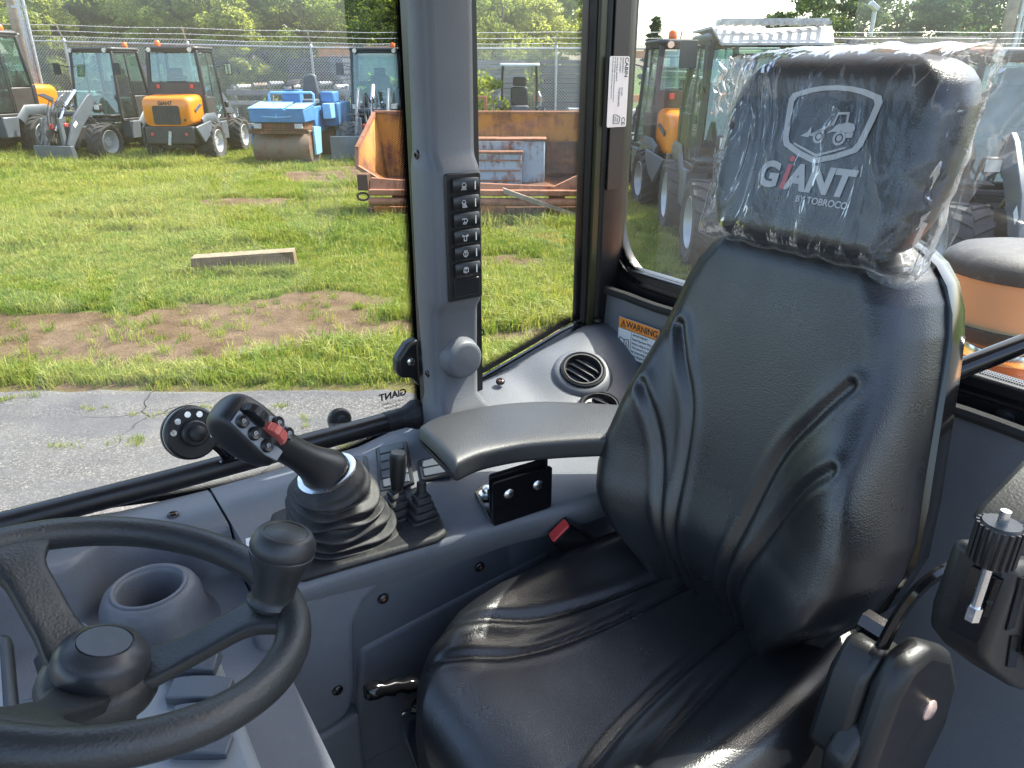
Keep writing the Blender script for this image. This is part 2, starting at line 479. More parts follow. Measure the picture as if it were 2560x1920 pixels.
def tuft_mesh(name, nb, hmin, hmax, w, spread, lean):
    r = random.Random(name); v = []; f = []
    for i in range(nb):
        a = r.uniform(0, 6.283); d = spread * math.sqrt(r.random()); x, y = d * math.cos(a), d * math.sin(a)
        h = r.uniform(hmin, hmax); la = r.uniform(0, 6.283); ln = r.uniform(0.1, lean) * h
        lx, ly = ln * math.cos(la), ln * math.sin(la); wa = r.uniform(0, 3.14); wx, wy = w * math.cos(wa) / 2, w * math.sin(wa) / 2
        k = len(v)
        v += [(x - wx, y - wy, -0.01), (x + wx, y + wy, -0.01), (x + lx * .35 - wx * .8, y + ly * .35 - wy * .8, h * .6), (x + lx * .35 + wx * .8, y + ly * .35 + wy * .8, h * .6), (x + lx, y + ly, h * (1 - 0.25 * ln / h))]
        f += [(k, k + 1, k + 3, k + 2), (k + 2, k + 3, k + 4)]
    me = bpy.data.meshes.new(name); me.from_pydata(v, [], f); me.materials.append(M['grass']); return me
tc = bpy.data.collections.new('tufts')
for i, a in enumerate([(26, .03, .07, .006, .07, .9), (26, .025, .06, .006, .08, 1.2), (22, .04, .10, .007, .06, 1.0), (18, .06, .15, .008, .06, 1.1), (14, .07, .20, .009, .05, 1.3)]):
    tc.objects.link(bpy.data.objects.new('tuft_%d' % i, tuft_mesh('tuft_%d' % i, *a)))
P = []
def scatter(n, x0, x1, y0, y1, kind):
    x = rng.uniform(x0, x1, n); y = rng.uniform(y0, y1, n)
    vis = np.abs(x) < 0.80 * y + 1.2
    dm = dirt_mask(x, y); p = 1 - np_sst(0.15, 0.62, dm + (fbm(x * 6, y * 6) - 0.5) * 0.9)
    keep = vis & (rng.random(n) < np.maximum(p, 0.05)) & (y > 4.36 + (fbm(x * 2, y * 0) - .5) * .2)
    x, y = x[keep], y[keep]; dmk = dm[keep]
    lush = fbm(x * 0.7 + 5, y * 0.9 + 77)
    c = np.where(rng.random(len(x)) < np_sst(0.46, 0.62, lush) * 0.75, 3, 0)
    c = np.where((c == 3) & (rng.random(len(x)) < 0.35), 4, c)
    c = np.where(c == 0, rng.integers(0, 3, len(x)), c)
    s = rng.uniform(0.7, 1.25, len(x)) * (1.0 if kind == 0 else 1.25 if kind == 1 else 1.7)
    s *= np.where(dmk > 0.3, 0.75, 1.0)
    for a in zip(x, y, ground_z(x, y), c, s): P.append(a)
scatter(30000, -7, 6, 4.3, 8, 0)
scatter(34000, -11, 7, 8, 13, 1)
scatter(34000, -17, 11, 13, 22, 2)
# pale tall fringe along the asphalt, weeds in its cracks
for k in range(1500):
    x = rng.uniform(-5, 3.5); b = fbm(np.array([x * 0.9]), np.array([2.2]))[0]
    if rng.random() < np.clip((b - 0.36) * 5, 0.06, 1):
        y = 4.42 + abs(rng.normal(0, 0.16)) + 0.012 * (x + 4); P.append((x, y, -0.005, 3 if rng.random() < .6 else 2, rng.uniform(.6, 1.05)))
for k in range(14):
    x = rng.uniform(-3.4, 0.3); y = 4.25 - rng.uniform(0.05, 0.75)
    for j in range(3): P.append((x + rng.normal(0, .05), y + rng.normal(0, .02), 0.008, rng.integers(0, 3), rng.uniform(.35, .6)))
# long grass at the foot of the timber and the rusty hopper
for k in range(260):
    x = rng.uniform(-3.3, -2.1); y = 7.16 + rng.normal(0, 0.07); P.append((x, y, 0, rng.integers(3, 5), rng.uniform(.6, 1.0)))
for k in range(420):
    x = rng.uniform(-2.3, 1.3); y = 9.75 + rng.normal(0, 0.12); P.append((x, y, 0, rng.integers(3, 5), rng.uniform(.8, 1.5)))
P = np.array(P)
me = bpy.data.meshes.new('grass'); me.from_pydata(P[:, :3].tolist(), [], [])
a = me.attributes.new('idx', 'INT', 'POINT'); a.data.foreach_set('value', P[:, 3].astype(np.int32))
a = me.attributes.new('scl', 'FLOAT', 'POINT'); a.data.foreach_set('value', P[:, 4].astype(np.float32))
a = me.attributes.new('rotz', 'FLOAT_VECTOR', 'POINT')
rz = np.zeros((len(P), 3), np.float32); rz[:, 2] = rng.uniform(0, 6.283, len(P)); a.data.foreach_set('vector', rz.reshape(-1))
grass = bpy.data.objects.new('grass', me); COL.objects.link(grass); grass['kind'] = 'stuff'
tag(grass, 'bright green and yellowish meadow grass between the asphalt and the machines', 'grass')
ng = bpy.data.node_groups.new('scatter_tufts', 'GeometryNodeTree')
ng.interface.new_socket('Geometry', in_out='INPUT', socket_type='NodeSocketGeometry'); ng.interface.new_socket('Geometry', in_out='OUTPUT', socket_type='NodeSocketGeometry')
gi = ng.nodes.new('NodeGroupInput'); go = ng.nodes.new('NodeGroupOutput'); iop = ng.nodes.new('GeometryNodeInstanceOnPoints')
ci = ng.nodes.new('GeometryNodeCollectionInfo'); ci.inputs['Collection'].default_value = tc; ci.inputs['Separate Children'].default_value = True; ci.inputs['Reset Children'].default_value = True
def na(name, ty):
    nd = ng.nodes.new('GeometryNodeInputNamedAttribute'); nd.data_type = ty; nd.inputs['Name'].default_value = name
    return [o for o in nd.outputs if o.enabled and o.name == 'Attribute'][0]
ng.links.new(gi.outputs[0], iop.inputs['Points']); ng.links.new(ci.outputs[0], iop.inputs['Instance']); iop.inputs['Pick Instance'].default_value = True
ng.links.new(na('idx', 'INT'), iop.inputs['Instance Index']); ng.links.new(na('rotz', 'FLOAT_VECTOR'), iop.inputs['Rotation']); ng.links.new(na('scl', 'FLOAT'), iop.inputs['Scale'])
ng.links.new(iop.outputs[0], go.inputs[0])
grass.modifiers.new('scatter', 'NODES').node_group = ng

# ================================================================ trees
M['bark'] = simple('grey_bark', (0.11, 0.09, 0.07), 0.9, var=0.4, vscale=12, bump=0.8, bscale=40, bdist=0.02)
M['leafA'] = leaf_material('tree_leaf', [(0.12, 0.17, 0.045), (0.22, 0.28, 0.075), (0.34, 0.37, 0.13)], 0.58, 0.45, 0.5)
M['leafB'] = leaf_material('tree_leaf_far', [(0.045, 0.085, 0.030), (0.07, 0.12, 0.04), (0.11, 0.16, 0.055)], 0.4, 0.6, 0.3)
M['needle'] = leaf_material('spruce_needle', [(0.02, 0.045, 0.02), (0.035, 0.065, 0.025), (0.05, 0.09, 0.03)], 0.25, 0.6, 0.5)
def crown_mesh(name, H, rad, z0, nclump, nleaf, size, mat, seed, cone=False):
    g_ = np.random.default_rng(seed); vs = []; n = 0
    for c in range(nclump):
        h = g_.random() ** 0.85; a = g_.uniform(0, 6.283)
        if cone: rr = rad * (1 - h) * (0.55 + 0.45 * g_.random()); cr = 0.16 * rad + 0.1
        else:
            prof = math.sin(math.pi * min(1, 0.12 + 0.86 * h)) ** 0.6; rr = rad * prof * (0.35 + 0.65 * math.sqrt(g_.random())); cr = rad * g_.uniform(0.16, 0.34)
        cz = z0 + (H - z0) * h; cx, cy = rr * math.cos(a), rr * math.sin(a)
        d = g_.normal(0, 1, (nleaf, 3)); d /= np.linalg.norm(d, axis=1)[:, None]
        p = np.array([cx, cy, cz]) + d * (cr * (0.35 + 0.65 * g_.random((nleaf, 1)) ** 0.5)) * np.array([1.15, 1.15, 0.75 if not cone else 0.5])
        t = g_.normal(0, 1, (nleaf, 3)); t[:, 2] *= 0.6; t /= np.linalg.norm(t, axis=1)[:, None]
        b = np.cross(t, d + g_.normal(0, 0.7, (nleaf, 3))); b /= np.linalg.norm(b, axis=1)[:, None] + 1e-9
        s = size * g_.uniform(0.6, 1.3, (nleaf, 1)); vs.append(np.stack([p - t * s, p + b * s * .55, p + t * s, p - b * s * .55], 1).reshape(-1, 3)); n += nleaf
    v = np.concatenate(vs); me = bpy.data.meshes.new(name)
    me.from_pydata(v.tolist(), [], np.arange(4 * n).reshape(-1, 4).tolist()); me.materials.append(mat); return me
def trunk_mesh(name, H, r, seed, limbs=9, cone=False):
    q = random.Random(seed); bm = B(); p = [V(0, 0, -0.1)]
    for i in range(7): p.append(V(q.uniform(-.12, .12) * i * .4, q.uniform(-.12, .12) * i * .4, H * (i + 1) / 8))
    tube(bm, p, [r * (1 - i / 8.5) for i in range(8)], 8)
    if not cone:
        for k in range(limbs):
            j = q.randint(2, 6); a = q.uniform(0, 6.28); L = H * q.uniform(.14, .26); s = p[j]
            tube(bm, [s, s + V(math.cos(a) * L * .5, math.sin(a) * L * .5, L * .35), s + V(math.cos(a) * L * .85, math.sin(a) * L * .85, L * .95)], [r * .42 * (1 - j / 9), r * .28 * (1 - j / 9), r * .07], 5)
    me = bpy.data.meshes.new(name); bm.to_mesh(me); bm.free(); me.materials.append(M['bark']); me.shade_smooth(); return me
TP = []
for i in range(5):
    H = [12.5, 11, 13.5, 10.5, 12][i]
    TP.append((crown_mesh('crown_%d' % i, H, [2.7, 2.4, 3.0, 2.5, 2.2][i], .5, 78, 125, 0.15, M['leafA'], 50 + i), trunk_mesh('trunk_%d' % i, H, .17, 60 + i)))
FP = [(crown_mesh('farcrown_%d' % i, [10, 8.5, 11][i], [2.9, 2.6, 3.2][i], 1.0, 56, 110, 0.2, M['leafB'], 80 + i), trunk_mesh('fartrunk_%d' % i, 9, .18, 90 + i)) for i in range(3)]
def tree(x, y, proto, s, label, group, z=0.0, name='leafy_tree', cat='tree', sz=1.0):
    t = thing(name, label, cat, group, Matrix.Translation((x, y, z)) @ Matrix.Rotation(random.uniform(0, 6.28), 4, 'Z') @ Matrix.Diagonal((s, s, s * sz, 1)))
    for nm, me in (('crown', proto[0]), ('trunk', proto[1])):
        o = bpy.data.objects.new(nm, me); COL.objects.link(o); o.parent = t
    return t
q = random.Random(5)
for row, (Y, n, x0, x1) in enumerate([(31.0, 10, -25, 2.0), (35.5, 10, -28, 2.4), (41, 9, -33, 2.6)]):
    for i in range(n):
        x = x0 + (x1 - x0) * (i + 0.5 + q.uniform(-.3, .3)) / n; y = Y + q.uniform(-1.5, 1.5)
        tree(x, y, TP[q.randrange(5)], q.uniform(.85, 1.15) * (1 + row * .12), 'leafy green tree in the woodland wall behind the chain-link fence, left of the black post', 'woodland trees behind the fence')
for i in range(17):
    x = -20.5 + 23.6 * (i + .5 + q.uniform(-.3, .3)) / 17; s = q.uniform(.30, .46)
    tree(x, 26.2 + q.uniform(-.9, 1.3), TP[q.randrange(5)], s, 'low sunlit young tree at the woodland edge behind the chain-link fence', 'young trees at the woodland edge', sz=q.uniform(.85, 1.1), name='young_tree')
for x, y, s in [(19.5, 52, .62), (23, 54, .75), (26.5, 51, .82), (30, 54, .95), (33.5, 50, .9), (37, 53, 1.1), (40.5, 50, 1.1), (44, 54, 1.25), (48, 51, 1.2), (28, 60, 1.0), (34.5, 61, 1.2), (41.5, 62, 1.35), (21.5, 62, .8)]:
    tree(x, y, FP[q.randrange(3)], s, 'hazy green tree beyond the fence, above the wrapped headrest', 'hazy trees on the far side of the yard')
spr = (crown_mesh('sprucecrown', 7.5, 1.7, 0.8, 70, 60, .16, M['needle'], 7, True), trunk_mesh('sprucetrunk', 7.5, .12, 8, 0, True))
for x, y, s, lb in [(10.1, 58, .70, 'small dark conifer against the white sky, beside the grated cab roof'), (8.4, 64, .55, 'shorter pale conifer at the edge of the rear window'), (17.5, 70, .55, 'tiny distant conifer top behind the grated cab roof')]:
    tree(x, y, spr, s, lb, None, name='conifer_tree')
# bushes along the fence
bp = crown_mesh('bushcrown', 1.7, .8, .1, 34, 60, .075, M['leafA'], 21)
bst = trunk_mesh('bushstem', 1.2, .03, 22, 5)
for x, y, s, lb in [(-.72, 19.5, 1.0, 'bright leafy bush behind the rusty hopper, beside the canopy loader'), (-3.1, 19.3, 1.0, 'leafy bush seen past the cab of the arms-up loader'), (-10.7, 19.1, .55, 'low weeds at the foot of the pole with silver conduits'), (-3.9, 18.8, .5, 'low weeds between the blue roller and the loader')]:
    t = thing('leafy_bush', lb, 'bush', None, Matrix.Translation((x, y, 0)) @ Matrix.Diagonal((s, s, s, 1)))
    for nm, mm in (('foliage', bp), ('stem', bst)):
        o = bpy.data.objects.new(nm, mm); COL.objects.link(o); o.parent = t

# ================================================================ fence, poles, stacks
M['galv'] = simple('galvanised_steel', (0.42, 0.43, 0.43), 0.45, metal=0.6, var=0.2, vscale=20)
M['wire'] = simple('galvanised_wire', (0.50, 0.50, 0.49), 0.5, metal=0.2, var=0.1)
FY = 20.3
def fz(x): return 2.32 + max(0, -x - 4) * 0.022
ft = thing('chain_link_fence', 'grey chain-link fence with barbed wire running behind the parked machines', 'fence', None, Matrix.Translation((0, FY, 0)))
posts = list(np.arange(-23.3, 26, 3.05))
for x in posts:
    bm = B(); cyl(bm, (x, 0, -.1), (x, 0, fz(x) + .03), .035, n=10); lathe(bm, [(.045, 0), (.045, .05), (.02, .08)], (x, 0, fz(x)), (0, 0, 1), 10)
    p = obj('post', bm, M['galv'], ft)
    bm = B(); bx(bm, (x, -.09, fz(x) + .19), (.03, .012, .46), Matrix.Rotation(R(28), 3, 'X')); obj('barb_arm', bm, M['galv'], p)
for x0, x1 in zip(posts, posts[1:]):
    bm = B(); cyl(bm, (x0 + .02, 0, fz(x0)), (x1 - .02, 0, fz(x1)), .022, n=8); obj('top_rail', bm, M['galv'], ft)
for k, (dy, dz) in enumerate([(-.05, .12), (-.11, .24), (-.18, .37)]):
    bm = B(); tube(bm, [(x, dy, fz(x) + dz - .02 * (i % 2)) for i, x in enumerate(np.arange(-23.3, 25.6, 1.525))], .006, 4)
    for x in np.arange(-14, 14, .16): bx(bm, (x, dy, fz(x) + dz - .01), (.006, .05, .006), Matrix.Rotation(x * 7, 3, 'X')); 
    obj('barbed_wire', bm, M['wire'], ft)
vs = []; fs = []
def wire_seg(a, b, w=.0058):
    d = (b[0] - a[0], b[1] - a[1]); L = math.hypot(*d); nx_, nz_ = -d[1] / L * w, d[0] / L * w
    k = len(vs); yo = .03
    for (px, pz) in (a, b):
        vs.extend([(px + nx_, yo, pz + nz_), (px - nx_, yo, pz - nz_), (px, yo + w, pz)])
    fs.extend([(k, k + 1, k + 4, k + 3), (k + 1, k + 2, k + 5, k + 4), (k + 2, k, k + 3, k + 5)])
for x in np.arange(-21, 24, .075):
    for sgn in (1, -1):
        top = fz(x) + .07; wire_seg((x, 0.05), (x + sgn * (top - .05), top))
me = bpy.data.meshes.new('chain_mesh'); me.from_pydata(vs, [], fs)
o = link('chain_mesh', me, M['wire'], ft, smooth=0); o['kind'] = 'stuff'

M['polewood'] = simple('weathered_pole_wood', (0.24, 0.19, 0.14), 0.9, var=0.35, vscale=5, bump=0.7, bscale=30, bdist=.01)
def pole(x, y, r, h, mat, name, label, extra=None):
    t = thing(name, label, 'pole', None, Matrix.Translation((x, y, 0)))
    bm = B(); tube(bm, [(0, 0, -.2), (0, 0, h / 2), (0, 0, h)], [r, r * .93, r * .85], 14); obj('shaft', bm, mat, t)
    if extra: extra(t)
    return t
def conduit(t):
    for dx, r_, h_ in ((.20, .055, 7.0), (.33, .035, 7.0), (.26, .028, 2.9)):
        bm = B(); tube(bm, [(dx, -.1, 0), (dx, -.1, h_)], r_, 10); obj('conduit', bm, M['galv'], t)
    for h_ in (.6, 1.9, 3.2):
        bm = B(); bx(bm, (.16, -.1, h_), (.42, .03, .05)); obj('clamp', bm, M['galv'], t)
pole(-11.75, 19.6, .13, 9, M['polewood'], 'utility_pole', 'wooden utility pole with silver conduits beside the leftmost orange loader', conduit)
pole(13.6, 22.6, .16, 11, M['polewood'], 'utility_pole', 'weathered wooden pole rising above the orange beacon at the top right', conduit)
ft2 = thing('floodlight_mast', 'short mast with a tilted floodlight beyond the fence, above the headrest', 'floodlight', None, Matrix.Translation((12.0, 27.5, 0)))
bm = B(); cyl(bm, (0, 0, 0), (0, 0, 3.6), .07, n=10); obj('mast', bm, M['galv'], ft2)
bm = B(); bx(bm, (-.1, -.1, 3.75), (.35, .22, .16), Matrix.Rotation(R(35), 3, 'Y')); obj('lamp_head', bm, M['galv'], ft2, bevel=.02)

# material stores behind the fence
M['boardgrey'] = simple('weathered_grey_board', (0.20, 0.19, 0.185), 0.85, var=0.4, vscale=7)
M['boarddark'] = simple('dark_bundled_board', (0.075, 0.068, 0.066), 0.8, var=0.5, vscale=9)
M['boardpale'] = simple('pale_stone_pallet', (0.42, 0.41, 0.39), 0.85, var=0.3, vscale=8)
M['steelbeam'] = simple('grey_steel_beam', (0.22, 0.235, 0.245), 0.6, var=0.25, vscale=4)
M['rustbeam'] = simple('orange_painted_steel', (0.55, 0.20, 0.04), 0.6, var=0.3, vscale=6)
def stack(name, label, x, y, w, d, h, n, mat, z0=.08, seed=1, cat='stack'):
    q_ = random.Random(seed); t = thing(name, label, cat, None, Matrix.Translation((x, y, 0)))
    for k in range(3):
        bm = B(); b2(bm, (-w / 2 + k * (w - .1) / 2, -d / 2, 0), (-w / 2 + k * (w - .1) / 2 + .1, d / 2, z0 - .004)); obj('bearer', bm, M['boardgrey'], t)
    hh = (h - z0) / n
    for k in range(n):
        bm = B(); dx = q_.uniform(-.06, .06); wv_ = w * q_.uniform(.9, 1.0)
        b2(bm, (-wv_ / 2 + dx, -d / 2 + q_.uniform(-.04, .04), z0 + k * hh), (wv_ / 2 + dx, d / 2, z0 + (k + q_.uniform(.68, .9)) * hh)); obj('board_layer', bm, mat, t)
    return t
stack('board_stack', 'grey stack of boards behind the fence, left of the grey-armed loader', -9.7, 22.2, 2.4, 1.2, 1.95, 12, M['boardgrey'], seed=2)
stack('board_stack', 'dark stack of boards behind the fence, above the blue roller', -5.35, 22.4, 1.5, 1.2, 2.15, 15, M['boarddark'], seed=3)
stack('board_stack', 'dark stack of boards behind the fence, between roller and glass cab', -3.4, 22.6, 1.5, 1.2, 2.05, 14, M['boarddark'], seed=4)
stack('board_stack', 'pale stack of boards behind the fence, left of the canopy loader', -.55, 22.6, 1.9, 1.2, 2.1, 17, M['boardgrey'], seed=5)
stack('board_stack', 'tall dark stack of boards behind the fence, beside the black corner post', 1.75, 22.4, 1.9, 1.2, 2.1, 17, M['boarddark'], seed=6)
stack('stone_pallet', 'white wrapped pallet seen low behind the fence, left of the grey stack', -11.9, 22.0, 1.3, 1.1, 1.35, 5, M['boardpale'], seed=7, cat='pallet')
stack('stone_pallet', 'pale stone pallet behind the rusty hopper, beside the yellow tag', 2.0, 21.3, 1.1, 1.0, .95, 3, M['boardpale'], seed=8, cat='pallet')
stack('board_stack', 'dark stack of boards at the left edge of the rear window', 4.9, 22.8, 1.9, 1.2, 1.95, 13, M['boarddark'], seed=9)
stack('stone_pallet', 'second pale stone pallet behind the rusty hopper, next to the corner post', 3.25, 21.3, 1.1, 1.0, .9, 3, M['boardpale'], seed=12, cat='pallet')
# steel rack the machines stand before
rk = thing('steel_rack', 'long grey steel storage rack behind the blue roller', 'rack', None, Matrix.Translation((-4.9, 21.0, 0)))
for z_, h_ in ((1.22, .13), (.98, .10), (.42, .10)):
    bm = B(); b2(bm, (-2.6, 0, z_), (2.6, .09, z_ + h_)); obj('beam', bm, M['steelbeam'] if z_ > 1.2 else M['boardpale'], rk, bevel=.008)
for x in np.arange(-2.5, 2.6, 1.0):
    bm = B(); b2(bm, (x, .1, 0), (x + .08, .18, 1.45 if int(x * 2) % 2 else 1.9)); obj('upright', bm, M['steelbeam'], rk, bevel=.006)
for k in range(11):
    bm = B(); cyl(bm, (-2.3 + k * .43, -.05, 1.42 + .04 * (k % 3)), (-2.1 + k * .43, .5, 1.42 + .04 * (k % 3)), .06, n=8); obj('pipe_end', bm, [M['boardpale'], M['polewood'], M['steelbeam']][k % 3], rk)
bmt = thing('orange_boom', 'long orange steel boom lying level above the fence rail', 'boom', None, Matrix.Translation((0, 25.2, 0)))
bm = B(); b2(bm, (-6.0, 0, 2.20), (-2.2, .3, 2.42)); obj('beam', bm, M['rustbeam'], bmt, bevel=.01)
for x in (-5.8, -4.6):
    bm = B(); b2(bm, (x, .02, 2.42), (x + .9, .25, 2.5)); obj('bracket', bm, M['rustbeam'], bmt, bevel=.008)
for x in (-5.9, -4.2, -2.5):
    bm = B(); b2(bm, (x, .05, 0), (x + .16, .25, 2.2)); obj('leg', bm, M['boarddark'], bmt)
bmt = thing('orange_beam', 'orange steel beam on posts above the fence rail, seen past the black corner post', 'beam', None, Matrix.Translation((0, 25.0, 0)))
bm = B(); b2(bm, (2.35, 0, 2.16), (5.2, .2, 2.36)); obj('beam', bm, M['rustbeam'], bmt, bevel=.01)
for x in (2.5, 4.9):
    bm = B(); b2(bm, (x, .03, 0), (x + .14, .17, 2.16)); obj('leg', bm, M['boarddark'], bmt)
bmt = thing('orange_rack', 'orange steel rack beyond the fence, seen above the headrest', 'rack', None, Matrix.Translation((11.0, 24.8, 0)))
for z_ in (2.12, 2.36, 2.6):
    bm = B(); b2(bm, (-2.0, 0, z_), (3.2, .2, z_ + .15)); obj('beam', bm, M['rustbeam'] if z_ < 2.5 else M['polewood'], bmt, bevel=.01)
for x in (-1.9, .5, 3.0):
    bm = B(); b2(bm, (x, .21, 0), (x + .12, .35, 2.85)); obj('leg', bm, M['boarddark'], bmt)
ob = thing('orange_beam', 'low orange beam under the dark boards behind the rusty hopper', 'beam', None, Matrix.Translation((2.0, 21.9, 0)))
bm = B(); b2(bm, (-1.4, 0, 1.02), (2.4, .12, 1.2)); obj('beam', bm, M['rustbeam'], ob, bevel=.01)
for x in (-1.3, .5, 2.2):
    bm = B(); b2(bm, (x, .02, 0), (x + .1, .1, 1.02)); obj('leg', bm, M['boarddark'], ob)
# ================================================================ parked machines
M['orange'] = simple('orange_machine_paint', (0.66, 0.195, 0.010), 0.32, var=0.06, vscale=3, coat=0.3)
M['mgrey'] = simple('grey_machine_paint', (0.082, 0.095, 0.107), 0.45, var=0.15, vscale=3, coat=0.15)
M['mdark'] = simple('dark_machine_frame', (0.028, 0.028, 0.028), 0.5, var=0.3, vscale=4)
M['mbrown'] = simple('dark_cab_panel', (0.045, 0.040, 0.036), 0.42, var=0.25, vscale=3)
M['tyre'] = simple('dusty_tyre_rubber', (0.050, 0.048, 0.046), 0.85, var=0.35, vscale=5, bump=0.4, bscale=60, bdist=.004)
M['rim'] = simple('silver_rim_paint', (0.46, 0.47, 0.47), 0.4, metal=0.3, var=0.1)
M['mglass'] = glass_mat('machine_glass', (0.76, 0.89, 0.86), dust=0.05, dscale=2.0)
M['beacon'] = simple('orange_beacon_lens', (0.80, 0.14, 0.01), 0.2, var=0.05)
M['lamp'] = simple('lamp_lens', (0.75, 0.74, 0.68), 0.15, var=0.1)
M['seatgrey'] = simple('dark_seat', (0.03, 0.032, 0.035), 0.6)
M['mirror'] = simple('mirror_glass', (0.75, 0.8, 0.75), 0.04, metal=1.0, var=0.02)

def tyre_mesh(name, r, w, lugs=17, rimf=0.6):
    bm = B(); ri = r * rimf; s = w / 2
    lathe(bm, [(ri, -s * .8), (r * .80, -s), (r * .93, -s * .92), (r * .955, -s * .4), (r * .955, s * .4), (r * .93, s * .92), (r * .80, s), (ri, s * .8)], (0, 0, 0), (0, 1, 0), 40, cap=False)
    for k in range(lugs):
        for sd in (-1, 1):
            a0 = 2 * math.pi * (k + (0.5 if sd > 0 else 0)) / lugs; da = 2 * math.pi / lugs
            rings = []
            for t in np.linspace(0, 1, 4):
                y = sd * s * (0.03 + 0.93 * t); a = a0 - 0.55 * da * t * 1.35; hw = da * .20 * (1 + .35 * t)
                rb, rt = r * (.94 if t < .99 else .86), r * (1.0 if t < .8 else .975)
                rings.append([(rb * math.sin(a - hw), y, rb * math.cos(a - hw)), (rb * math.sin(a + hw), y, rb * math.cos(a + hw)), (rt * math.sin(a + hw * .75), y, rt * math.cos(a + hw * .75)), (rt * math.sin(a - hw * .75), y, rt * math.cos(a - hw * .75))])
            loft(bm, rings)
    bmesh.ops.recalc_face_normals(bm, faces=bm.faces)
    me = bpy.data.meshes.new(name); bm.to_mesh(me); bm.free(); me.materials.append(M['tyre']); me.shade_smooth(); me.set_sharp_from_angle(angle=R(30)); return me
def rim_mesh(name, r, w, mat, rimf=0.6):
    bm = B(); ri = r * rimf; s = w / 2
    for sd in (1, -1):
        lathe(bm, [(ri * 1.03, sd * s * .84), (ri * .98, sd * s * .88), (ri * .93, sd * s * .6), (ri * .85, sd * s * .25), (ri * .6, sd * s * .15), (ri * .45, sd * s * .22), (ri * .42, sd * s * .5), (.001, sd * s * .52)], (0, 0, 0), (0, 1, 0), 28, cap=False)
        for k in range(6):
            a = k * math.pi / 3; cyl(bm, (ri * .3 * math.cos(a), sd * s * .5, ri * .3 * math.sin(a)), (ri * .3 * math.cos(a), sd * s * .6, ri * .3 * math.sin(a)), .014, n=6)
    bmesh.ops.recalc_face_normals(bm, faces=bm.faces)
    me = bpy.data.meshes.new(name); bm.to_mesh(me); bm.free(); me.materials.append(mat); me.shade_smooth(); me.set_sharp_from_angle(angle=R(35)); return me
TY = tyre_mesh('tyre', .40, .34); RM = rim_mesh('rim', .40, .34, M['rim'])
def wheel(parent, loc, ty=None, rm=None, s=1.0, yaw=0):
    o = bpy.data.objects.new('wheel', rm or RM); COL.objects.link(o); o.parent = parent
    o.location = loc; o.scale = (s, s, s); o.rotation_euler = (0, random.uniform(0, 6), yaw)
    t = bpy.data.objects.new('tyre', ty or TY); COL.objects.link(t); t.parent = o
    return o

def frame_bar(bm, a, b, w=.06):
    a, b = V(*a), V(*b); d = (b - a); x, y = frame_of(d)
    h = w / 2
    loft(bm, [[p + x * h + y * h, p - x * h + y * h, p - x * h - y * h, p + x * h - y * h] for p in (a, b)])

def quad(bm, *p): bm.faces.new([bm.verts.new(V(*q)) for q in p])
def pane(bm, pts, th=.006):
    p = [V(*q) for q in pts]; n = (p[1] - p[0]).cross(p[2] - p[0]).normalized(); prism(bm, p, n * th)

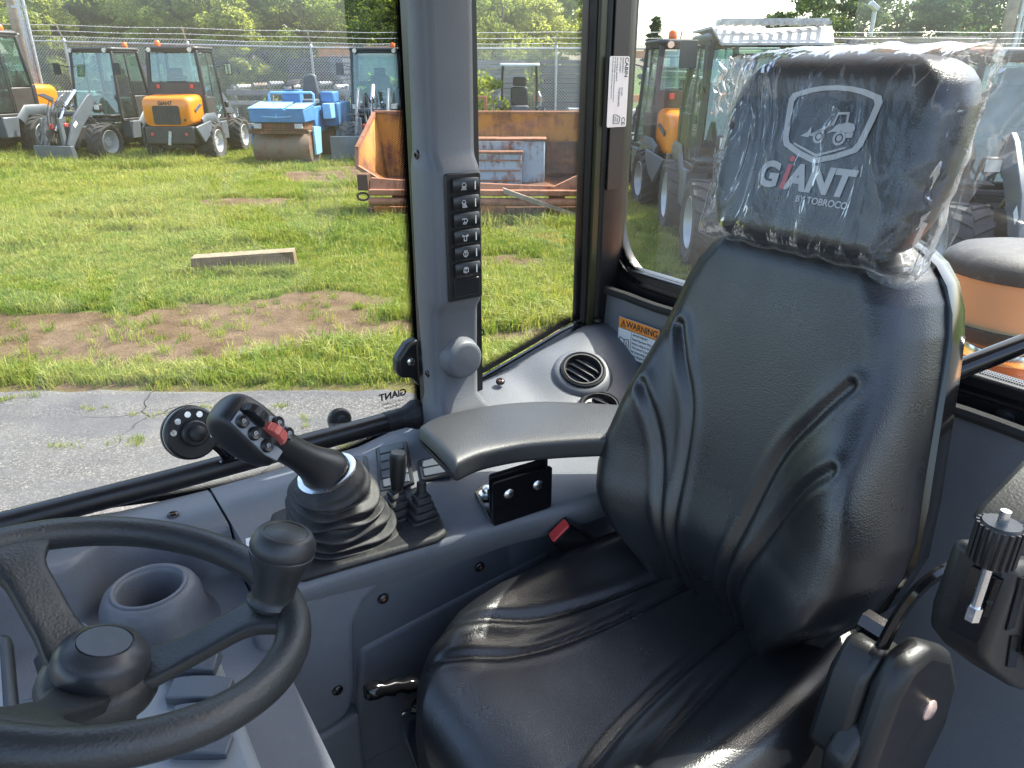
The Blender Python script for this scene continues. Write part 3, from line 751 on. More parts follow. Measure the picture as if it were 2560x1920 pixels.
def loader(label, x, y, heading, arms=True, cab=True, plate=(.5, .24), hood=True, tall=2.28, beacon=True, name='wheel_loader', sc=1.0, armz=0.0, group='parked wheel loaders', fops=False, badge=True, steer=0, canopy=False, bodycol='orange'):
    """x forward, y left, z up"""
    t = thing(name, label, 'loader', group, Matrix.Translation((x, y, 0)) @ Matrix.Rotation(heading, 4, 'Z') @ Matrix.Diagonal((sc, sc, sc, 1)))
    for wx in (.82, -.82):
        for s in (1, -1): wheel(t, (wx, s * .58, .40), yaw=R(steer) if wx > 0 else 0)
    bm = B(); b2(bm, (-1.25, -.34, .28), (.1, .34, .75)); b2(bm, (.15, -.26, .30), (1.2, .26, .72)); cyl(bm, (-.82, -.5, .4), (-.82, .5, .4), .11, n=10); cyl(bm, (.82, -.5, .4), (.82, .5, .4), .11, n=10)
    obj('chassis', bm, M['mdark'], t, bevel=.015)
    # rear counterweight with grey wings
    bm = B(); prism(bm, [(-1.58, -.52, .40), (-1.58, .52, .40), (-1.18, .52, .34), (-1.18, -.52, .34)], (0, 0, .36)); cw = obj('counterweight', bm, M['mdark'], t, bevel=.03)
    for s in (1, -1):
        bm = B(); prism(bm, [(-1.56, s * .53, .74), (-1.05, s * .66, .84), (-1.05, s * .66, .62), (-1.40, s * .62, .42)], (0, s * .05, 0)); obj('rear_wing', bm, M['mgrey'], t, bevel=.012)
        bm = B(); cyl(bm, (-1.578, s * .36, .60), (-1.594, s * .36, .60), .032, n=14); obj('reflector', bm, M['red'], cw)
        bm = B(); tube(bm, [(-1.25, s * .60, .80), (-1.05, s * .62, .88), (-.6, s * .62, .88), (-.42, s * .62, .70)], .03, 8, flat=3.5); obj('rear_fender', bm, M['mgrey'], t)
        bm = B(); prism(bm, [(-.30, s * .42, .40), (-.0, s * .42, .40), (-.0, s * .42, .78), (-.36, s * .42, .78)], (0, s * .24, 0)); obj('step_box', bm, M['mgrey'], t, bevel=.02)
    bm = B(); bx(bm, (-1.59, 0, .52), (.03, .06, .28), Matrix.Rotation(R(12), 3, 'X')); obj('tow_pin', bm, M['galv'], cw)
    if hood:
        bm = B(); secs = []
        for xx, hw, zt in ((-1.57, .45, 1.27), (-1.545, .49, 1.31), (-1.48, .515, 1.335), (-1.2, .535, 1.355), (-.93, .54, 1.37)):
            z0 = .76; pts = []
            for yy, zz in rrect(2 * hw, zt - z0, .12, 4): pts.append((xx, yy, z0 + (zt - z0) / 2 + zz))
            secs.append(pts)
        loft(bm, secs); hd = obj('hood', bm, M[bodycol], t, smooth=50)
        bm = B(); prism(bm, [(-1.568, yy, .975 + zz) for yy, zz in rrect(.56, .37, .04, 3)], (-.014, 0, 0)); gr = obj('grille', bm, M['mdark'], hd)
        bm = B()
        for k in range(9):
            bm2 = B(); b2(bm2, (-1.590, -.262 + k * .06, .81), (-1.583, -.226 + k * .06, 1.14)); obj('grille_bar', bm2, M['mdark'], gr)
        bm.free()
        if badge: 
            text('badge', 'GiANT', M['mdark'], .10, basis((-1.572, 0, 1.205), (0, -1, 0), (0, 0, 1)), hd, ext=.003, bold=.004)
        bm = B(); cyl(bm, (-1.565, -.37, .88), (-1.58, -.37, .88), .026, n=12); obj('lock', bm, M['mdark'], hd)
        for s in (1, -1):
            bm = B(); prism(bm, [(-1.40, s * .534, 1.08), (-1.15, s * .540, 1.18), (-1.0, s * .542, 1.16), (-1.36, s * .534, 1.02)], (0, s * .006, 0)); obj('side_stripe', bm, M['mgrey'], hd)
    # cab
    if cab:
        cz0, cz1 = .80, tall; xr, xf, hw = -.90, .14, .58; xm = xr + .52
        bm = B()
        P_ = {}
        for s in (1, -1):
            P_['rb', s] = (xr, s * hw, cz0 + .55); P_['rt', s] = (xr + .06, s * (hw - .07), cz1 - .06)
            P_['fb', s] = (xf, s * hw, cz0); P_['ft', s] = (xf - .14, s * (hw - .07), cz1 - .06)
            P_['mb', s] = (xm, s * hw, cz0); P_['mt', s] = (xm, s * (hw - .05), cz1 - .05)
            frame_bar(bm, P_['rb', s], P_['rt', s], .075); frame_bar(bm, P_['fb', s], P_['ft', s], .06); frame_bar(bm, (xr, s * hw, cz0), P_['rb', s], .08)
            frame_bar(bm, P_['rt', s], P_['mt', s], .06); frame_bar(bm, P_['mt', s], P_['ft', s], .06); frame_bar(bm, P_['mb', s], P_['mt', s], .035)
            frame_bar(bm, (xr, s * hw, cz0), P_['fb', s], .07)
        for a in ('rt', 'ft', 'fb'): frame_bar(bm, P_[a, 1], P_[a, -1], .06)
        cf = obj('cab_frame', bm, M['mdark'], t, bevel=.012)
        bm = B(); prism(bm, [(xr - .03, -hw + .02, .9), (xr - .03, hw - .02, .9), (xr + .0, hw - .03, 1.60), (xr + .0, -hw + .03, 1.60)], (-.03, 0, 0)); rp = obj('rear_panel', bm, M['mbrown'], t, bevel=.02)
        for s in (1, -1):
            bm = B(); b2(bm, (xr - .06, s * .36 - .035, 1.48), (xr - .035, s * .36 + .035, 1.56)); obj('tail_lamp', bm, M['red'], rp, bevel=.008)
            bm = B(); pane(bm, [(xm - .01, s * hw * 1.005, cz0 + .06), (xf - .03, s * hw * 1.005, cz0 + .06), (xf - .16, s * (hw - .06), cz1 - .1), (xm - .01, s * (hw - .045), cz1 - .1)]); obj('door_glass', bm, M['mglass'], t, smooth=0)
            bm = B(); pane(bm, [(xr + .04, s * hw * 1.005, cz0 + .55), (xm - .03, s * hw * 1.005, cz0 + .45), (xm - .03, s * (hw - .045), cz1 - .1), (xr + .09, s * (hw - .06), cz1 - .1)]); obj('side_glass', bm, M['mglass'], t, smooth=0)
            bm = B(); b2(bm, (xr, s * hw - .02, cz0), (xm - .02, s * hw + .02, cz0 + .5)); obj('side_panel', bm, M['mbrown'], t, bevel=.015)
        bm = B(); pane(bm, [(xr, -hw + .08, 1.62), (xr, hw - .08, 1.62), (xr + .05, hw - .12, cz1 - .12), (xr + .05, -hw + .12, cz1 - .12)]); obj('rear_window', bm, M['mglass'], t, smooth=0)
        bm = B(); pane(bm, [(xf + .01, -hw + .05, cz0 + .1), (xf + .01, hw - .05, cz0 + .1), (xf - .13, hw - .1, cz1 - .1), (xf - .13, -hw + .1, cz1 - .1)]); obj('windscreen', bm, M['mglass'], t, smooth=0)
        bm = B(); prism(bm, [(xr / 2 + xf / 2 - .04 + a, b, cz1 - .05) for a, b in rrect(xf - xr - .02, 2 * hw - .02, .15, 5)], (0, 0, .07)); rf = obj('roof', bm, M['mdark'] if not fops else M['mgrey'], t, bevel=.03)
        for px, s in ((xr + .02, 1), (xr + .02, -1), (xf - .1, 1), (xf - .1, -1)):
            dx = -1 if px < -.5 else 1
            bm = B(); cyl(bm, (px, s * .43, cz1 - .03), (px + dx * .09, s * .43, cz1 - .05), .035, .055, n=12); wl = obj('work_lamp', bm, M['mdark'], rf)
            bm = B(); cyl(bm, (px + dx * .09, s * .43, cz1 - .05), (px + dx * .097, s * .43, cz1 - .052), .046, n=12); obj('lens', bm, M['lamp'], wl)
        if fops:
            bm = B(); prism(bm, [(xr + .0, -.55, cz1 + .05), (xf + .0, -.55, cz1 + .05), (xf + .28, -.5, cz1 - .1), (xf + .28, .5, cz1 - .1), (xf, .55, cz1 + .05), (xr, .55, cz1 + .05)], (0, 0, .02)); obj('guard_sheet', bm, M['boardpale'], rf)
            for k in range(12):
                bm = B(); b2(bm, (xf - .1, -.5 + k * .085, cz1 + .073), (xf + .26, -.475 + k * .085, cz1 + .10)); obj('guard_bar', bm, M['boardpale'], rf)
            for k in range(3):
                bm = B(); b2(bm, (xf - .08 + k * .12, -.5, cz1 + .1), (xf - .055 + k * .12, .46, cz1 + .125)); obj('guard_rail', bm, M['boardpale'], rf)
            for s in (1, -1):
                bm = B(); tube(bm, [(xf, s * .55, cz1 - .12), (xf + .22, s * .62, cz1 - .1), (xf + .24, s * .62, cz1 - .45), (xf + .02, s * .56, cz1 - .5)], .016, 6); obj('lamp_guard', bm, M['mdark'], rf)
        if beacon:
            bm = B(); lathe(bm, [(.055, 0), (.06, .03), (.055, .09), (.03, .115)], (xr + .2, .34, cz1 + .02), (0, 0, 1), 14); obj('beacon', bm, M['beacon'], rf)
        for s in (1, -1):
            bm = B(); tube(bm, [(xf - .06, s * (hw - .03), 1.9), (xf + .08, s * (hw + .16), 1.95)], .012, 6); bx(bm, (xf + .08, s * (hw + .18), 1.86), (.04, .16, .24)); mr = obj('wing_mirror', bm, M['mdark'], t, bevel=.015)
            bm = B(); bx(bm, (xf + .057, s * (hw + .18), 1.86), (.004, .13, .21)); obj('mirror_face', bm, M['mirror'], mr)
        # seat and wheel inside
        bm = B(); bx(bm, (-.58, 0, 1.20), (.44, .46, .12)); bx(bm, (-.78, 0, 1.48), (.1, .44, .5)); bx(bm, (-.80, 0, 1.80), (.08, .28, .16)); b2(bm, (-.76, -.2, .8), (-.36, .2, 1.14)); obj('operator_seat', bm, M['seatgrey'], t, bevel=.03)
        bm = B(); cyl(bm, (-.03, 0, .82), (-.16, 0, 1.34), .045, n=8); lathe(bm, [(.17, 0), (.185, .015), (.17, .03)], (-.17, 0, 1.34), (-.25, 0, 1), 20); obj('steering_column', bm, M['seatgrey'], t)
    if canopy:
        for s in (1, -1):
            bm = B(); tube(bm, [(-.45, s * .42, .8), (-.42, s * .42, 1.6), (-.40, s * .40, 1.92), (.0, s * .40, 1.94)], .03, 8); obj('roll_bar', bm, M['mdark'], t)
            bm = B(); tube(bm, [(-.3, s * .42, 1.0), (-.1, s * .5, 1.05), (.0, s * .5, 1.25), (-.2, s * .46, 1.35)], .025, 8); obj('grab_rail', bm, M['boardpale'], t)
        bm = B(); prism(bm, [(-.12 + a, b, 1.92) for a, b in rrect(.95, .92, .08, 4)], (0, 0, .06)); obj('roof', bm, M['paper'], t, bevel=.02)
        bm = B(); bx(bm, (-.22, 0, .98), (.44, .46, .14)); bx(bm, (-.42, 0, 1.24), (.12, .42, .44)); b2(bm, (-.5, -.3, .7), (.1, .3, .9)); st = obj('operator_seat', bm, M['seatgrey'], t, bevel=.05)
        bm = B(); bx(bm, (-.44, 0, 1.58), (.1, .32, .20)); obj('headrest', bm, M['seatgrey'], st, bevel=.04)
        bm = B(); bx(bm, (.2, 0, .95), (.25, .4, .2)); bx(bm, (.42, -.46, 1.1), (.02, .09, .16)); obj('console', bm, M['mgrey'], t, bevel=.02)
    if arms:
        for s in (1, -1):
            bm = B(); prism(bm, [(.55, s * .30, 1.16 + armz), (.68, s * .30, 1.38 + armz), (.82, s * .30, 1.32 + armz), (1.30, s * .30, .95 + armz * .5), (1.62, s * .30, .40), (1.52, s * .30, .30), (1.12, s * .30, .72), (.70, s * .30, 1.05 + armz)], (0, s * .05, 0)); la = obj('lift_arm', bm, M['mgrey'], t, bevel=.008)
            bm = B(); cyl(bm, (.45, s * .22, .70), (.85, s * .22, .98 + armz * .5), .035, n=10); cyl(bm, (.85, s * .22, .98 + armz * .5), (1.15, s * .22, 1.16 + armz * .5), .02, n=8); obj('lift_cylinder', bm, M['chrome'], t)
            bm = B(); bx(bm, (.42, s * .5, .92), (.3, .32, .03)); obj('front_fender', bm, M['mdark'], t, bevel=.01)
            bm = B(); prism(bm, [(1.24, s * .353, .80), (1.34, s * .353, .72), (1.38, s * .353, .78), (1.28, s * .353, .86)], (0, s * .003, 0)); obj('decal', bm, M['paper'], la)
            bm = B(); bx(bm, (.62, s * .42, 1.10), (.12, .16, .14)); hl = obj('headlamp', bm, M['mdark'], t, bevel=.03)
            bm = B(); bx(bm, (.682, s * .42, 1.10), (.008, .12, .1)); obj('lens', bm, M['lamp'], hl)
        bm = B(); cyl(bm, (1.0, -.3, .98 + armz * .5), (1.0, .3, .98 + armz * .5), .06, n=12); obj('arm_tube', bm, M['mgrey'], t)
        bm = B(); cyl(bm, (.72, 0, 1.42 + armz), (1.1, 0, 1.12 + armz), .05, n=10); cyl(bm, (1.1, 0, 1.12 + armz), (1.5, 0, .66), .026, n=8); obj('tilt_cylinder', bm, M['chrome'], t)
        pw, ph = plate
        bm = B(); prism(bm, [(1.55, -pw, .14), (1.70, -pw, .10), (1.70, -pw, .14 + ph), (1.60, -pw, .14 + ph)], (0, 2 * pw, 0)); pl = obj('attachment_plate', bm, M['mgrey'], t, bevel=.01)
        for s in (1, -1):
            bm = B(); b2(bm, (1.52, s * .22 - .03, .3), (1.62, s * .22 + .03, .92)); obj('hitch_post', bm, M['mgrey'], pl, bevel=.008)
        for k in range(4):
            bm = B(); tube(bm, [(1.1, -.12 + k * .08, 1.1 + armz), (1.35, -.13 + k * .09, 1.25 + armz), (1.5, -.12 + k * .08, 1.0), (1.55, -.1 + k * .07, .72)], .013, 6); obj('hose', bm, M['tyre'], t)
        bm = B(); bx(bm, (1.45, .18, .78), (.1, .16, .08)); bx(bm, (1.45, -.14, .74), (.08, .1, .1)); obj('coupling', bm, M['red'], t, bevel=.02)
    return t

HN = R(-90)   # facing the road
loader('orange-hooded loader half cut off at the left edge of the photo', -11.75, 17.3, HN - R(16), arms=False, sc=1.14)
loader('grey-armed loader with a small front plate, between the cut-off loader and the rear-facing one', -9.25, 17.9, HN - R(12), plate=(.46, .24))
loader('loader seen from behind, orange hood with black grille', -7.15, 18.0, R(90) - R(1), arms=True)
loader('loader with raised hoses and wide grey blade, beside the blue roller', -3.05, 18.1, HN + R(3), plate=(.85, .42), armz=.1)
loader('small open loader with white canopy behind the rusty hopper', .18, 19.0, HN, arms=False, cab=False, canopy=True, hood=False, beacon=False, name='canopy_loader', badge=False)
loader('large loader with grated white cab roof, left of the headrest', 2.62, 8.45, HN - R(3), sc=1.08, tall=2.03, fops=True, plate=(.5, .2), beacon=False)
loader('grey-roofed loader with orange hood, behind the loader with the grated roof', 2.5, 12.0, R(90) + R(4), tall=2.22, badge=True)
loader('dark loader with lift arms seen right of the headrest, orange beacon on its roof', 4.75, 7.2, HN - R(16), sc=1.0, tall=2.02, plate=(.5, .2))
# ---- blue tandem roller
M['blue'] = simple('faded_blue_paint', (0.055, 0.18, 0.38), 0.5, var=0.22, vscale=3, rvar=0.1)
M['paleblue'] = simple('sun_bleached_blue_paint', (0.20, 0.42, 0.62), 0.55, var=0.2, vscale=4)
def rusty(name, paint, rust=0.5, scale=3.0, streak=True, rough=0.75):
    m = N(name); co = m.coord()
    mp = m.n('ShaderNodeMapping'); m.l(co, mp.inputs[0]); mp.inputs['Scale'].default_value = (1, 1, 0.22 if streak else 1)
    n1 = m.noise(scale, 6, 0.65, co=co); n2 = m.noise(scale * 5, 5, 0.7, co=mp.outputs[0])
    rc = m.ramp(m.noise(scale * 2.2, 6, 0.7, co=co), [(0.25, (0.045, 0.022, 0.014)), (0.5, (0.19, 0.070, 0.030)), (0.75, (0.33, 0.14, 0.065))])
    f = m.math('ADD', m.math('MULTIPLY', n1, 0.7), m.math('MULTIPLY', n2, 0.45))
    m.set(Base_Color=m.mix(m.ramp(f, [(rust - 0.06, 1.0), (rust + 0.06, 0.0)]), paint, rc) if False else m.mix(m.ramp(f, [(rust - 0.07, 0.0), (rust + 0.07, 1.0)]), rc, paint), Roughness=rough, Specular_IOR_Level=0.3)
    m.bump(m.noise(40, 5, 0.7, co=co), 0.5, 0.006)
    return m.m
M['rustyellow'] = rusty('rusty_yellow_paint', (0.40, 0.165, 0.03), 0.56)
M['rustpink'] = rusty('rusty_primer', (0.30, 0.135, 0.075), 0.53)
M['rustblue'] = rusty('rusty_pale_blue_paint', (0.30, 0.36, 0.40), 0.53, 4.0)
M['rustdark'] = rusty('dark_rust', (0.09, 0.05, 0.03), 0.55)
M['drumsteel'] = rusty('brown_drum_steel', (0.17, 0.125, 0.09), 0.50, 2.0)
ro = thing('tandem_roller', 'faded blue tandem roller with a rusty drum, beside the rear-facing loader', 'roller', None, Matrix.Translation((-4.72, 15.95, 0)) @ Matrix.Rotation(R(-3), 4, 'Z') @ Matrix.Diagonal((1.0, 1.0, .87, 1)))
for yy in (.35, 2.05):
    bm = B(); lathe(bm, [(.001, -.6), (.33, -.6), (.39, -.585), (.40, -.57), (.40, .57), (.39, .585), (.33, .6), (.001, .6)], (0, yy, .40), (1, 0, 0), 48, cap=False); obj('drum', bm, M['drumsteel'], ro)
    for s in (1, -1):
        bm = B(); prism(bm, [(s * .62, yy - .2, .25), (s * .62, yy + .2, .25), (s * .62, yy + .28, .85), (s * .62, yy - .2, .90)], (s * .05, 0, 0)); obj('drum_yoke', bm, M['paleblue'] if s > 0 else M['blue'], ro, bevel=.015)
bm = B(); bx(bm, (0, -.06, .78), (1.24, .05, .07)); bx(bm, (0, -.03, .84), (1.2, .12, .03)); obj('scraper', bm, M['rustdark'], ro)
bm = B(); b2(bm, (-.5, -.02, .80), (.5, .8, .98)); obj('front_frame', bm, M['rustdark'], ro, bevel=.01)
bm = B(); prism(bm, [(-.56, -.08, .99), (-.56, -.12, 1.28), (-.56, .65, 1.36), (-.56, .65, .99)], (1.12, 0, 0)); eb = obj('engine_box', bm, M['blue'], ro, bevel=.025)
bm = B(); prism(bm, [(-.57, -.13, 1.285), (-.57, -.12, 1.32), (-.57, .6, 1.42), (-.57, .6, 1.38)], (.72, 0, 0)); obj('lid', bm, M['paleblue'], eb, bevel=.01)
bm = B(); prism(bm, [(.20, -.13, 1.285), (.20, -.12, 1.31), (.20, .6, 1.40), (.20, .6, 1.37)], (.37, 0, 0)); obj('lid', bm, M['paleblue'], eb, bevel=.01)
bm = B(); prism(bm, [(-.32, -.105, 1.12), (0, -.105, 1.10), (.32, -.105, 1.12), (.26, -.105, 1.14), (0, -.105, 1.125), (-.26, -.105, 1.14)], (0, -.012, 0)); prism(bm, [(-.015, -.118, 1.09), (.015, -.118, 1.09), (.008, -.118, 1.18), (-.008, -.118, 1.18)], (0, -.006, 0)); obj('embossed_emblem', bm, M['paleblue'], eb)
for s in (1, -1):
    bm = B(); b2(bm, (s * .42 - .08, -.10, .86), (s * .42 + .08, -.04, .97)); obj('lamp', bm, M['boardpale'], ro, bevel=.015)
bm = B(); b2(bm, (-.12, .7, 1.36), (.26, .95, 1.68)); obj('control_box', bm, M['blue'], ro, bevel=.015)
bm = B(); tube(bm, [(-.38, .66, 1.36), (-.38, .66, 1.58), (-.34, .66, 1.62), (.52, .66, 1.62), (.56, .66, 1.58), (.56, .66, 1.36)], .025, 8); obj('handrail', bm, M['paleblue'], ro)
bm = B(); b2(bm, (-.5, .66, .7), (.55, 1.6, 1.3)); obj('platform', bm, M['blue'], ro, bevel=.02)
bm = B(); b2(bm, (.35, 1.4, .8), (.85, 2.5, 1.36)); b2(bm, (.5, 1.3, 1.36), (.8, 1.8, 1.62)); obj('rear_body', bm, M['blue'], ro, bevel=.03)
bm = B(); b2(bm, (.62, 1.0, 1.0), (.8, 1.35, 1.36)); obj('side_tank', bm, M['paleblue'], ro, bevel=.02)
bm = B(); prism(bm, [(.1, 1.3, 1.36), (.5, 1.3, 1.36), (.44, 1.3, 2.0), (.34, 1.3, 2.03), (.18, 1.3, 1.98)], (0, .12, 0)); bx(bm, (.3, 1.05, 1.40), (.42, .42, .12)); obj('seat', bm, M['mgrey'], ro, bevel=.03)
bm = B(); lathe(bm, [(.16, 0), (.175, .012), (.16, .024)], (.08, .85, 1.82), (-.2, -.5, 1), 20); cyl(bm, (.08, .87, 1.64), (.08, .85, 1.83), .02, n=8); obj('steering_wheel', bm, M['mdark'], ro)
bm = B(); tube(bm, [(-.1, .62, 1.72), (.1, .45, 1.86), (.3, .8, 1.9)], .012, 6); obj('lever', bm, M['mdark'], ro)

# ---- rusty paver hopper
hp = thing('rusty_hopper', 'long rusty yellow steel hopper standing in the grass beyond the pillar', 'hopper', None, Matrix.Translation((0, 9.95, -.02)) @ Matrix.Rotation(R(-1.5), 4, 'Z') @ Matrix.Diagonal((1, 1, .94, 1)))
def hpart(name, mat, polys, vecs, par=None, bevel=.006):
    bm = B()
    for p, v_ in zip(polys, vecs): prism(bm, p, v_)
    return obj(name, bm, M[mat], par or hp, bevel=bevel, smooth=30)
hpart('back_wall', 'rustyellow', [[(-1.92, .95, .45), (1.0, .95, .45), (1.0, .95, 1.40), (-1.92, .95, 1.40)]], [(0, .03, 0)])
hpart('top_rim', 'rustpink', [[(-1.94, .93, 1.405), (1.02, .93, 1.405), (1.02, 1.02, 1.405), (-1.94, 1.02, 1.405)]], [(0, 0, .035)])
def wing(name, sx):
    bm = B(); A, A2 = (-1.93, .95, 1.41), (-1.80, .95, .48); Bq, Cq, Dq = (-2.06, .30, .98), (-2.06, .22, .74), (-1.50, .02, .43); top2 = (-1.99, .62, 1.20)
    f_ = lambda p: (p[0] if sx < 0 else -p[0] - .92, p[1], p[2])
    for t in ((A2, A, top2), (A2, top2, Bq), (A2, Bq, Cq), (A2, Cq, Dq)): bm.faces.new([bm.verts.new(f_(p)) for p in t])
    o = obj(name, bm, M['rustyellow'], hp, smooth=25); sl = o.modifiers.new('solid', 'SOLIDIFY'); sl.thickness = .03; sl.offset = 0
    bm = B()
    for a, b in ((A, top2), (top2, Bq), (Bq, Cq), (Cq, Dq)): frame_bar(bm, f_(a), f_(b), .05)
    obj('wing_lip', bm, M['rustpink'], o)
wing('left_wing', -1); wing('right_wing', 1)
hpart('engine_housing', 'rustblue', [[(-.9, .55, .35), (.43, .55, .35), (.43, .55, 1.06), (-.9, .55, 1.06)]], [(0, .36, 0)], bevel=.02)
hpart('housing_step', 'rustblue', [[(-.9, .42, .35), (.12, .42, .35), (.12, .42, .90), (-.9, .42, .90)]], [(0, .12, 0)], bevel=.02)
hpart('housing_lip', 'rustpink', [[(-.92, .38, .905), (.14, .38, .905), (.14, .54, .905), (-.92, .54, .905)], [(-.92, .53, 1.065), (.45, .53, 1.065), (.45, .93, 1.065), (-.92, .93, 1.065)]], [(0, 0, .03)] * 2)
for z_ in (.52, .66, .80):
    hpart('housing_rib', 'rustpink', [[(-.9, .40, z_), (.11, .40, z_), (.11, .418, z_), (-.9, .418, z_)]], [(0, 0, .018)], bevel=.003)
hpart('hopper_floor', 'rustdark', [[(-1.5, .05, .42), (.62, .05, .42), (1.0, .94, .50), (-1.92, .94, .50)]], [(0, 0, .02)])
hpart('dark_opening', 'rustdark', [[(.46, .90, .55), (.95, .90, .55), (.95, .90, 1.02), (.46, .90, 1.02)]], [(0, .03, 0)])  # dark sheet paints the shade inside the opening, not a real plate
hpart('front_apron', 'rustpink', [[(-1.84, -.02, .62), (-1.5, -.06, .60), (.55, -.06, .52), (.92, -.02, .70), (.92, -.10, .46), (-1.84, -.10, .44)]], [(0, .06, 0)])
hpart('front_bar', 'rustpink', [[(-1.86, -.16, .40), (.94, -.16, .40), (.94, -.16, .48), (-1.86, -.16, .48)]], [(0, .12, 0)], bevel=.015)
bm = B(); cyl(bm, (-1.86, -.12, .315), (.94, -.12, .315), .055, n=14); obj('push_roller', bm, M['rustpink'], hp)
hpart('lower_beam', 'rustyellow', [[(-1.82, -.10, .06), (-.40, -.10, .06), (-.40, -.10, .235), (-1.82, -.10, .235)]], [(0, .10, 0)], bevel=.01)
hpart('lower_beam', 'rustdark', [[(-.08, -.11, .05), (.92, -.11, .08), (.92, -.11, .245), (-.08, -.11, .235)]], [(0, .10, 0)], bevel=.01)
hpart('yellow_bracket', 'rustyellow', [[(-.40, -.15, .08), (-.09, -.15, .06), (-.09, -.15, .30), (-.40, -.15, .28)]], [(0, .1, 0)], bevel=.012)
hpart('end_block', 'rustdark', [[(-2.0, -.12, .46), (-1.86, -.12, .46), (-1.86, -.12, .68), (-2.0, -.12, .68)], [(-1.90, -.12, .04), (-1.83, -.12, .04), (-1.83, -.12, .22), (-1.90, -.12, .22)]], [(0, .2, 0)] * 2, bevel=.012)
bm = B()
tube(bm, [(-1.95 + .075 * math.cos(a), -.06, .37 + .05 * math.sin(a)) for a in np.linspace(0, 6.283, 17)], .016, 6); obj('lifting_eye', bm, M['rustdark'], hp)
hpart('skid', 'rustdark', [[(-1.6, .1, -.02), (-1.4, .1, -.02), (-1.4, .1, .42), (-1.6, .1, .42)], [(.5, .1, -.02), (.7, .1, -.02), (.7, .1, .42), (.5, .1, .42)]], [(0, .6, 0)] * 2)
hpart('step_frame', 'rustpink', [[(-.78, 1.1, 1.40), (-.74, 1.1, 1.40), (-.74, 1.1, 1.64), (-.78, 1.1, 1.64)], [(-.42, 1.1, 1.40), (-.38, 1.1, 1.40), (-.38, 1.1, 1.64), (-.42, 1.1, 1.64)], [(-.74, 1.1, 1.60), (-.42, 1.1, 1.60), (-.42, 1.1, 1.64), (-.74, 1.1, 1.64)]], [(0, .04, 0)] * 3, bevel=.004)
bd = thing('leaning_board', 'long pale board leaning across the front of the rusty hopper', 'board', None, Matrix.Translation((0, 9.72, 0)))
bm = B(); prism(bm, [(-.12, 0, .47), (-.10, 0, .40), (.95, 0, .06), (.95, 0, .10)], (0, .06, 0)); obj('plank', bm, M['polewood'], bd)

# ---- timber in the grass
M['timber'] = simple('sawn_timber', (0.155, 0.10, 0.055), 0.85, var=0.4, vscale=5, bump=0.6, bscale=60, bdist=.004)
M['littimber'] = simple('lit_timber', (0.20, 0.15, 0.09), 0.85, var=0.3, vscale=14, bump=0.5, bscale=70, bdist=.003)  # paler copy of the timber colour, paints the sunlit top face
tb = thing('timber_beam', 'short weathered timber beam lying in the grass', 'timber', None, Matrix.Translation((-2.66, 7.32, .01)) @ Matrix.Rotation(R(9), 4, 'Z') @ Matrix.Rotation(R(-2), 4, 'Y'))
bm = B(); b2(bm, (-.49, -.09, 0), (.49, .09, .165)); obj('beam', bm, M['timber'], tb, bevel=.006)
bm = B(); b2(bm, (-.488, -.092, .1655), (.488, .092, .178)); obj('lit_top', bm, M['littimber'], tb, bevel=.003)

# ---- orange compact tractor behind the big loader
TY2 = tyre_mesh('tractortyre', .62, .34, 15, .62); RM2 = rim_mesh('tractorrim', .62, .34, M['orange'], .62)
TY3 = tyre_mesh('smalltyre', .36, .22, 14, .55); RM3 = rim_mesh('smallrim', .36, .22, M['orange'], .55)
tr_ = thing('compact_tractor', 'orange compact tractor with big orange-rimmed wheel behind the large loader', 'tractor', None, Matrix.Translation((3.55, 16.6, 0)) @ Matrix.Rotation(R(-78), 4, 'Z'))
for s in (1, -1):
    wheel(tr_, (-.4, s * .55, .62), TY2, RM2); wheel(tr_, (1.1, s * .5, .36), TY3, RM3)
    bm = B(); tube(bm, [(-.95, s * .55, 1.0), (-.7, s * .55, 1.3), (-.35, s * .55, 1.38), (.05, s * .55, 1.25)], .03, 8, flat=5); obj('fender', bm, M['mgrey'], tr_)
bm = B(); b2(bm, (-.6, -.25, .5), (1.3, .25, .8)); obj('chassis', bm, M['mdark'], tr_, bevel=.02)
bm = B(); b2(bm, (.2, -.3, .8), (1.4, .3, 1.25)); obj('hood', bm, M['orange'], tr_, bevel=.06)
bm = B(); b2(bm, (-.5, -.22, .95), (-.1, .22, 1.1)); b2(bm, (-.6, -.22, 1.05), (-.48, .22, 1.5)); obj('seat', bm, M['seatgrey'], tr_, bevel=.04)
bm = B(); tube(bm, [(-.6, -.45, .9), (-.62, -.45, 2.1), (-.62, .45, 2.1), (-.6, .45, .9)], .035, 8); obj('roll_bar', bm, M['mdark'], tr_)
bm = B(); b2(bm, (1.3, -.45, .55), (1.75, .1, .85)); obj('front_box', bm, M['rustbeam'], tr_, bevel=.02)
bm = B(); b2(bm, (.0, -.34, .75), (.5, -.28, 1.3)); obj('side_cover', bm, M['red'], tr_, bevel=.02)
# ================================================================ OUR LOADER'S CAB  (cab frame u, v, z)
ORG = {}
def cthing(name, label, cat, o, group=None):
    t = thing(name, label, cat, group, CAB @ Matrix.Translation(o)); ORG[t.name] = Vector(o); return t
def org(p):
    while p.parent is not None: p = p.parent
    return ORG[p.name]
def cobj(name, bm, mat, par, **k):
    return obj(name, bm, M[mat] if isinstance(mat, str) else mat, par, off=org(par), **k)
def ctext(name, s, mat, size, m, par, **k):
    return text(name, s, M[mat], size, Matrix.Translation(-org(par)) @ m, par, **k)

